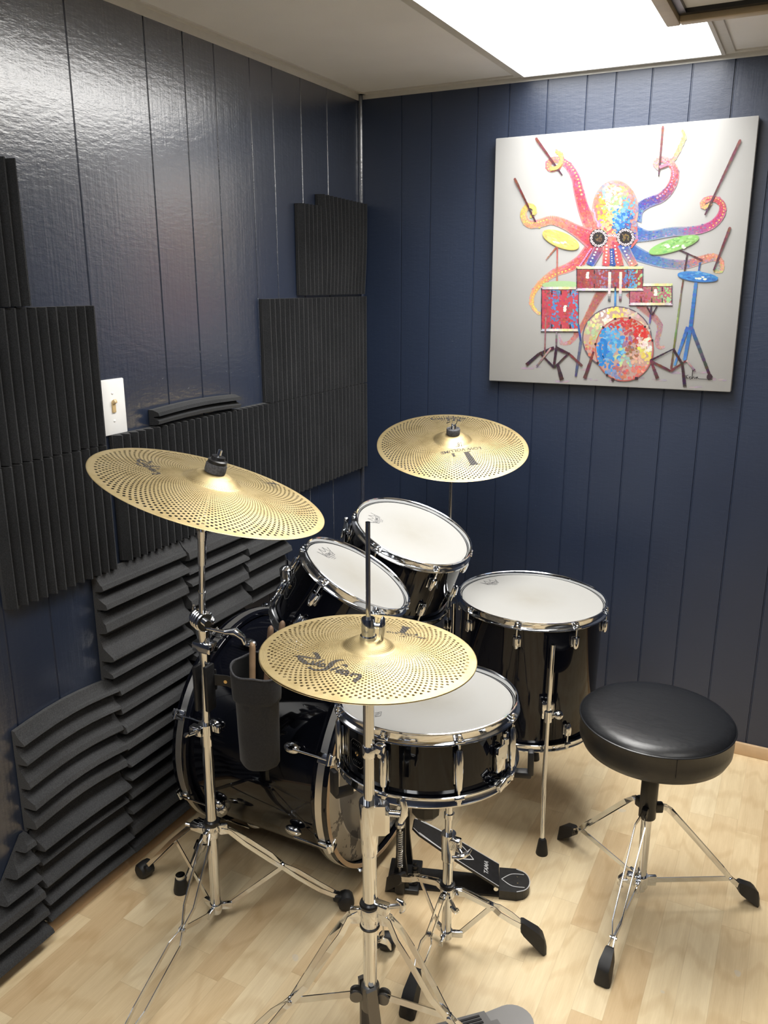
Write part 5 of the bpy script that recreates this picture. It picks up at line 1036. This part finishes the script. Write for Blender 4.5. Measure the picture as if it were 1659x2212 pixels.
# ---- drum throne
hb = (1.2577, -0.8715); t = thing('drum_throne', 'round black padded drum stool on a chrome tripod', 'stool', loc=(hb[0], hb[1], 0)); I = Matrix.Translation((-hb[0], -hb[1], 0)); P = lambda z, dx=0, dy=0: (hb[0]+dx, hb[1]+dy, z)
Z0 = 0.440; m = MB(); m.lathe([(0.0001, 0.0), (0.120, 0.0), (0.150, 0.004), (0.166, 0.014), (0.1735, 0.030), (0.1745, 0.050), (0.1740, 0.0795), (0.1752, 0.0815), (0.1752, 0.0845), (0.1738, 0.0865), (0.168, 0.0935), (0.150, 0.0985), (0.110, 0.1015), (0.060, 0.103), (0.0001, 0.1035)], 112, M=Matrix.Translation((0, 0, Z0))); seat = m.build('seat_cushion', VINYL, t)
seat.location = (0, 0, 0)
m = MB(); m.lathe([(0.1742, 0.0805), (0.1770, 0.0815), (0.1776, 0.0830), (0.1770, 0.0845), (0.1742, 0.0855)], 112, closed=True, M=Matrix.Translation((0, 0, Z0))); m.strip([(0.1752*math.cos(rad(-66)), 0.1752*math.sin(rad(-66)), Z0+z) for z in (0.036, 0.045, 0.055, 0.080)], 0.0016, 0.0010, (0.9, 0.4, 0)); m.build('piping', VINYL, seat)
m = MB(); m.M = I; m.box(P(Z0-0.003), (0.12, 0.10, 0.006), 0.002); m.tube([P(Z0-0.002), P(Z0-0.060)], 0.016, 20); sb = m.build('seat_mount', STRIKER, t)
m = MB(); m.M = I; wing(m, P(Z0-0.022, -0.014, -0.006), (-0.9, -0.4, 0), 0.014, 0.030, (0, 0, 1)); m.build('wing_screw', CHROME, sb)
m = MB(); m.M = I; m.tube([P(0.045), P(0.400)], 0.0125, 24); m.build('post', CHROME, t)
azs = [rad(145), rad(28), rad(-95)]
m = MB(); m.M = I; collar(m, P(0.320), 0.0205, 0.130); 
for az in azs: d = Vector((math.cos(az), math.sin(az), 0)); m.box((0, 0, 0), (0.022, 0.016, 0.026), 0.004, M=mat4(Vector(P(0.282))+d*0.026, d, Vector((-d.y, d.x, 0)), Vector((0, 0, 1))))
m.build('sleeve', PLASTIC, t)
m = MB(); m.M = I; collar(m, P(0.072), 0.0175, 0.034, azs, 0.016); m.box(P(0.084, -0.020, -0.018), (0.026, 0.022, 0.026), 0.004); wing(m, P(0.082, -0.028, -0.028), (-0.85, -0.45, 0.0), 0.016, 0.040, (0, 0, 1)); m.build('base_collar', CHROME, t)
for az in azs:
    double_leg(t, I, hb, az, 0.282, [(0.030, 0.284, 0.005), (0.046, 0.280, 0.005), (0.062, 0.266, 0.012), (0.205, 0.100, 0.010), (0.222, 0.078, 0.004), (0.232, 0.068, 0.004), (0.242, 0.060, 0.006), (0.252, 0.050, 0.004)], None, w=0.0115, foot_kind=(0.045, 0.032))
    brace(t, I, hb, az, (0.028, 0.072), (0.226, 0.074), 0.013)

# ================================================================== BASS DRUM PEDAL
p0 = Vector((0.700, -1.050, 0)); dv = Vector((0.290, 0.100, 0)); pd = dv.normalized(); ps = Vector((-pd.y, pd.x, 0)); t = thing('bass_drum_pedal', 'black bass drum pedal with silver-edged footboard behind the snare stand', 'drum pedal', M=mat4(p0, pd, ps, Vector((0, 0, 1))))
m = MB(); m.box((-0.010, 0, 0.008), (0.085, 0.120, 0.012), 0.003); m.prism([(0.0, -0.040), (0.290, -0.036), (0.290, 0.036), (0.0, 0.040)], 0.006); m.build('base_plate', STRIKER, t)
for s_ in (-1, 1):
    m = MB(); m.prism([(-0.022, 0.0), (0.022, 0.0), (0.012, 0.10), (0.011, 0.215), (-0.011, 0.215), (-0.012, 0.10)], 0.014, M=mat4(Vector((-0.015, s_*0.046+0.007, 0.010)), Vector((1, 0, 0)), Vector((0, 0, 1)), Vector((0, -1, 0)))); m.build('post', STRIKER, t)
m = MB(); m.tube([(-0.015, -0.060, 0.212), (-0.015, 0.060, 0.212)], 0.0075, 16); m.ball((-0.015, -0.066, 0.212), 0.013); m.ball((-0.015, -0.064, 0.236), 0.011, (0.9, 0.9, 1.3)); m.lathe([(0.004, -0.006), (0.016, -0.006), (0.016, 0.006), (0.004, 0.006)], 20, closed=True, M=along((-0.015, 0.0, 0.212), (0, 1, 0))); ax_ = m.build('axle', CHROME, t)
m = MB(); pts = []
for k in range(17*10+1):
    a = 2*PI*k/10; pts.append((-0.015+0.0062*math.cos(a), -0.066+0.0062*math.sin(a), 0.085+0.105*k/170))
m.tube(pts, 0.0013, 6); m.tube([(-0.015, -0.066, 0.056), (-0.015, -0.066, 0.088)], 0.003, 8); m.tube([(-0.015, -0.066, 0.188), (-0.015, -0.066, 0.205)], 0.003, 8); m.build('spring', STEEL, t)
m = MB(); m.box((-0.015, -0.066, 0.033), (0.026, 0.018, 0.046), 0.004); m.build('spring_anchor', STRIKER, t)
m = MB(); m.tube([(0.020, -0.036, 0.012), (0.020, -0.036, 0.080)], 0.004, 10); m.tube([(-0.030, 0.02, 0.010), (-0.030, 0.02, 0.060)], 0.006, 10)
for k in range(5): m.tube([(0.020, -0.036, 0.018+0.012*k), (0.020, -0.036, 0.024+0.012*k)], 0.008, 12)
m.box((-0.005, -0.008, 0.016), (0.062, 0.070, 0.010), 0.003); m.build('hoop_clamp', STRIKER, t)
m = MB(); m.tube([(-0.015, 0.0, 0.205), (0.012, 0.0, 0.300)], 0.0035, 10); m.ball((0.014, 0.0, 0.318), 0.024, (1, 1, 0.85)); m.build('beater', FELT, t)
fa = Vector((0.232, 0, 0.032)); fbv = Vector((0.010, 0, 0.165)); bxv = (fbv-fa).normalized(); byv = Vector((0, 1, 0)); bzv = bxv.cross(byv)
if bzv.z < 0: bzv = -bzv; byv = -byv
PB = mat4(fa, bxv, byv, bzv); ln = (fbv-fa).length
ol = [(0.0, -0.044), (ln*0.5, -0.041), (ln*0.92, -0.030), (ln, -0.020), (ln, 0.020), (ln*0.92, 0.030), (ln*0.5, 0.041), (0.0, 0.044)]
m = MB(); m.prism(ol, 0.006, M=PB); fb = m.build('footboard', STRIKER, t, smooth=False)
def inset(pts, w): m.add(*[(lambda r: ([(x, y, 0.0064) for x, y in r[0]], r[1]))(ribbon(pts, w))][0], M=PB)
m = MB()
inset([(p[0], p[1]*0.96) for p in ol[:4]], 0.0024); inset([(p[0], p[1]*0.96) for p in ol[4:]], 0.0024)
sp_ = smooth_path([(ln*0.93, 0.024), (ln*0.62, 0.034), (ln*0.44, 0.024), (ln*0.30, 0.0)], 6); inset(sp_, 0.0030); inset([(a, -b) for a, b in sp_], 0.0030)
vs, fs = text_polys('TAMA', 0.018, 0.0, 0.0003); m.add([(ln*0.15+v[1], v[0]*(1 if byv.y > 0 else -1), 0.0064) for v in vs], fs, M=PB)
for k in range(3):
    inset([(ln*(0.60-k*0.06), -0.012+0.004*k), (ln*(0.602-k*0.06), -0.004), (ln*(0.598-k*0.06), 0.004), (ln*(0.60-k*0.06), 0.011)], 0.0022)
lab(m.build('silver_lettering', SILVERINK, fb, smooth=False), 'silver outline and lettering')
m = MB(); hpl = [(0.236, -0.044), (0.280, -0.045)]+[(0.288+0.026*math.cos(a), 0.040*math.sin(a)) for a in [-PI/2.6+2*PI/2.6*i/10 for i in range(11)]]+[(0.280, 0.045), (0.236, 0.044)]
m.prism(hpl, 0.026); hp_o = m.build('heel_plate', STRIKER, t, smooth=False)
m = MB(); hv = smooth_path([(0.300, 0.024), (0.268, 0.022), (0.242, 0.0)], 6)
for q in (hv, [(a, -b) for a, b in hv], [(a, b*0.95) for a, b in hpl[1:-1]]): r = ribbon(q, 0.0022); m.add([(x, y, 0.0264) for x, y in r[0]], r[1])
lab(m.build('silver_outline', SILVERINK, hp_o, smooth=False), 'silver outline'); 
m = MB()
for s_ in (-1, 1): m.tube([(0.228, s_*0.040, 0.026), (0.228, s_*0.028, 0.026)], 0.006, 12)
m.tube([(0.228, -0.030, 0.026), (0.228, 0.030, 0.026)], 0.004, 10); m.build('hinge', STEEL, t)
m = MB()
for s_ in (-1, 1): m.tube([(0.283, s_*0.012, 0.0255), (0.283, s_*0.012, 0.0275)], 0.0022, 10)
m.build('screw', CHROME, hp_o)

# ================================================================== STICK BAG AND STICKS
bgc = Vector((0.475, -1.372)); t = thing('stick_bag', 'black cloth drumstick bag hanging from the left cymbal stand', 'stick bag', loc=(bgc.x, bgc.y, 0.462))
m = MB(); seg = 48; rows = [(0.000, 0.040), (0.010, 0.045), (0.08, 0.047), (0.16, 0.048), (0.166, 0.053), (0.18, 0.054), (0.225, 0.055), (0.236, 0.053), (0.2355, 0.0515), (0.20, 0.049), (0.02, 0.043)]
vs = []; fs = []; rg = random.Random(3)
for z, r in rows:
    for k in range(seg):
        a = 2*PI*k/seg; rr = r*(1+0.035*math.sin(3*a+z*9)+0.02*math.sin(7*a+z*25)); vs.append((rr*math.cos(a)*1.05, rr*math.sin(a)*0.86, z+(-0.010*math.sin(a+2.6)+0.003*math.sin(4*a) if z > 0.17 else 0)))
for i in range(len(rows)-1):
    for k in range(seg): fs.append((i*seg+k, i*seg+(k+1) % seg, (i+1)*seg+(k+1) % seg, (i+1)*seg+k))
fs.append(tuple(range(seg))[::-1]); fs.append(tuple((len(rows)-1)*seg+k for k in range(seg))); m.add(vs, fs); m.build('pouch', CLOTH, t, ang=60)
m = MB(); vs = []; fs = []
for z, r in ((0.2345, 0.0508), (0.20, 0.0478), (0.12, 0.0440), (0.03, 0.0415)):
    for k in range(seg):
        a = 2*PI*k/seg; rr = r*(1+0.035*math.sin(3*a+z*9)+0.02*math.sin(7*a+z*25)); vs.append((rr*math.cos(a)*1.05, rr*math.sin(a)*0.86, z+(-0.010*math.sin(a+2.6)+0.003*math.sin(4*a) if z > 0.17 else 0)))
for i in range(3):
    for k in range(seg): fs.append((i*seg+k, i*seg+(k+1) % seg, (i+1)*seg+(k+1) % seg, (i+1)*seg+k))
fs.append(tuple(3*seg+k for k in range(seg))); m.add(vs, fs); m.build('dark_inside', simple('darkened_inside_cloth', (0.003, 0.003, 0.003), 0.95, noise=0.2, nscale=120), t, ang=60)  # inner skin coloured blacker than the pouch, darkening its opening
m = MB(); m.tube([(0.0535*math.cos(2*PI*k/48)*1.05*(1+0.035*math.sin(6*PI*k/48+2.1)), 0.0535*math.sin(2*PI*k/48)*0.86*(1+0.035*math.sin(6*PI*k/48+2.1)), 0.237-0.010*math.sin(2*PI*k/48+2.6)+0.003*math.sin(8*PI*k/48)) for k in range(49)], 0.0024, 6, cap=False); lab(m.build('rim_binding', FELT, t), 'grey fuzzy rim edge')
m = MB(); M_ = Matrix.Translation((-bgc.x, -bgc.y, -0.462)); m.M = M_
m.strip([(0.376, -1.392, 0.655), (0.405, -1.384, 0.655), (0.425, -1.382, 0.650)], 0.026, 0.003, (0, 0, 1)); hk = m.build('bracket', STRIKER, t)
m = MB(); m.M = M_; m.box((0.3705, -1.404, 0.640), (0.010, 0.030, 0.110), 0.003); m.box((0.3345, -1.398, 0.630), (0.010, 0.030, 0.110), 0.003); m.box((0.3525, -1.382, 0.650), (0.040, 0.006, 0.050), 0.002); m.build('clamp_plate', STRIKER, t)
m = MB(); m.M = M_; m.tube([(0.402, -1.385, 0.654), (0.403, -1.389, 0.654)], 0.0042, 12); lab(m.build('rivet', BRASS, hk), 'brass rivet')
STG = 'drumsticks standing in the stick bag'
for (a, b, mt, lb) in (((0.470, -1.392, 0.472), (0.4500, -1.3460, 0.742), STICKWOOD, 'pale drumstick leaning against the left rim of the stick bag'), ((0.482, -1.378, 0.472), (0.4820, -1.3180, 0.778), STICKDARK, 'worn dark drumstick in the middle of the stick bag, butt beside the hi-hat edge'), ((0.495, -1.372, 0.472), (0.5085, -1.3100, 0.792), STICKDARK, 'drumstick standing highest in the bag, its end touching the small rack tom outline')):
    a, b = Vector(a), Vector(b); d = (b-a); t = MB(); fsq = [(0, 0.0035), (0.03, 0.005), (0.06, 0.0045), (0.2, 0.0068), (0.4, 0.0072), (0.95, 0.0072), (0.975, 0.0068), (0.99, 0.005), (1.0, 0.002)]
    t.tube([d*f for f, _ in fsq], [r for _, r in fsq], 16); o = t.build('drumstick', mt, ang=60); o.location = a; tag(o, lb, 'drumstick', STG)
bpy.context.view_layer.update()
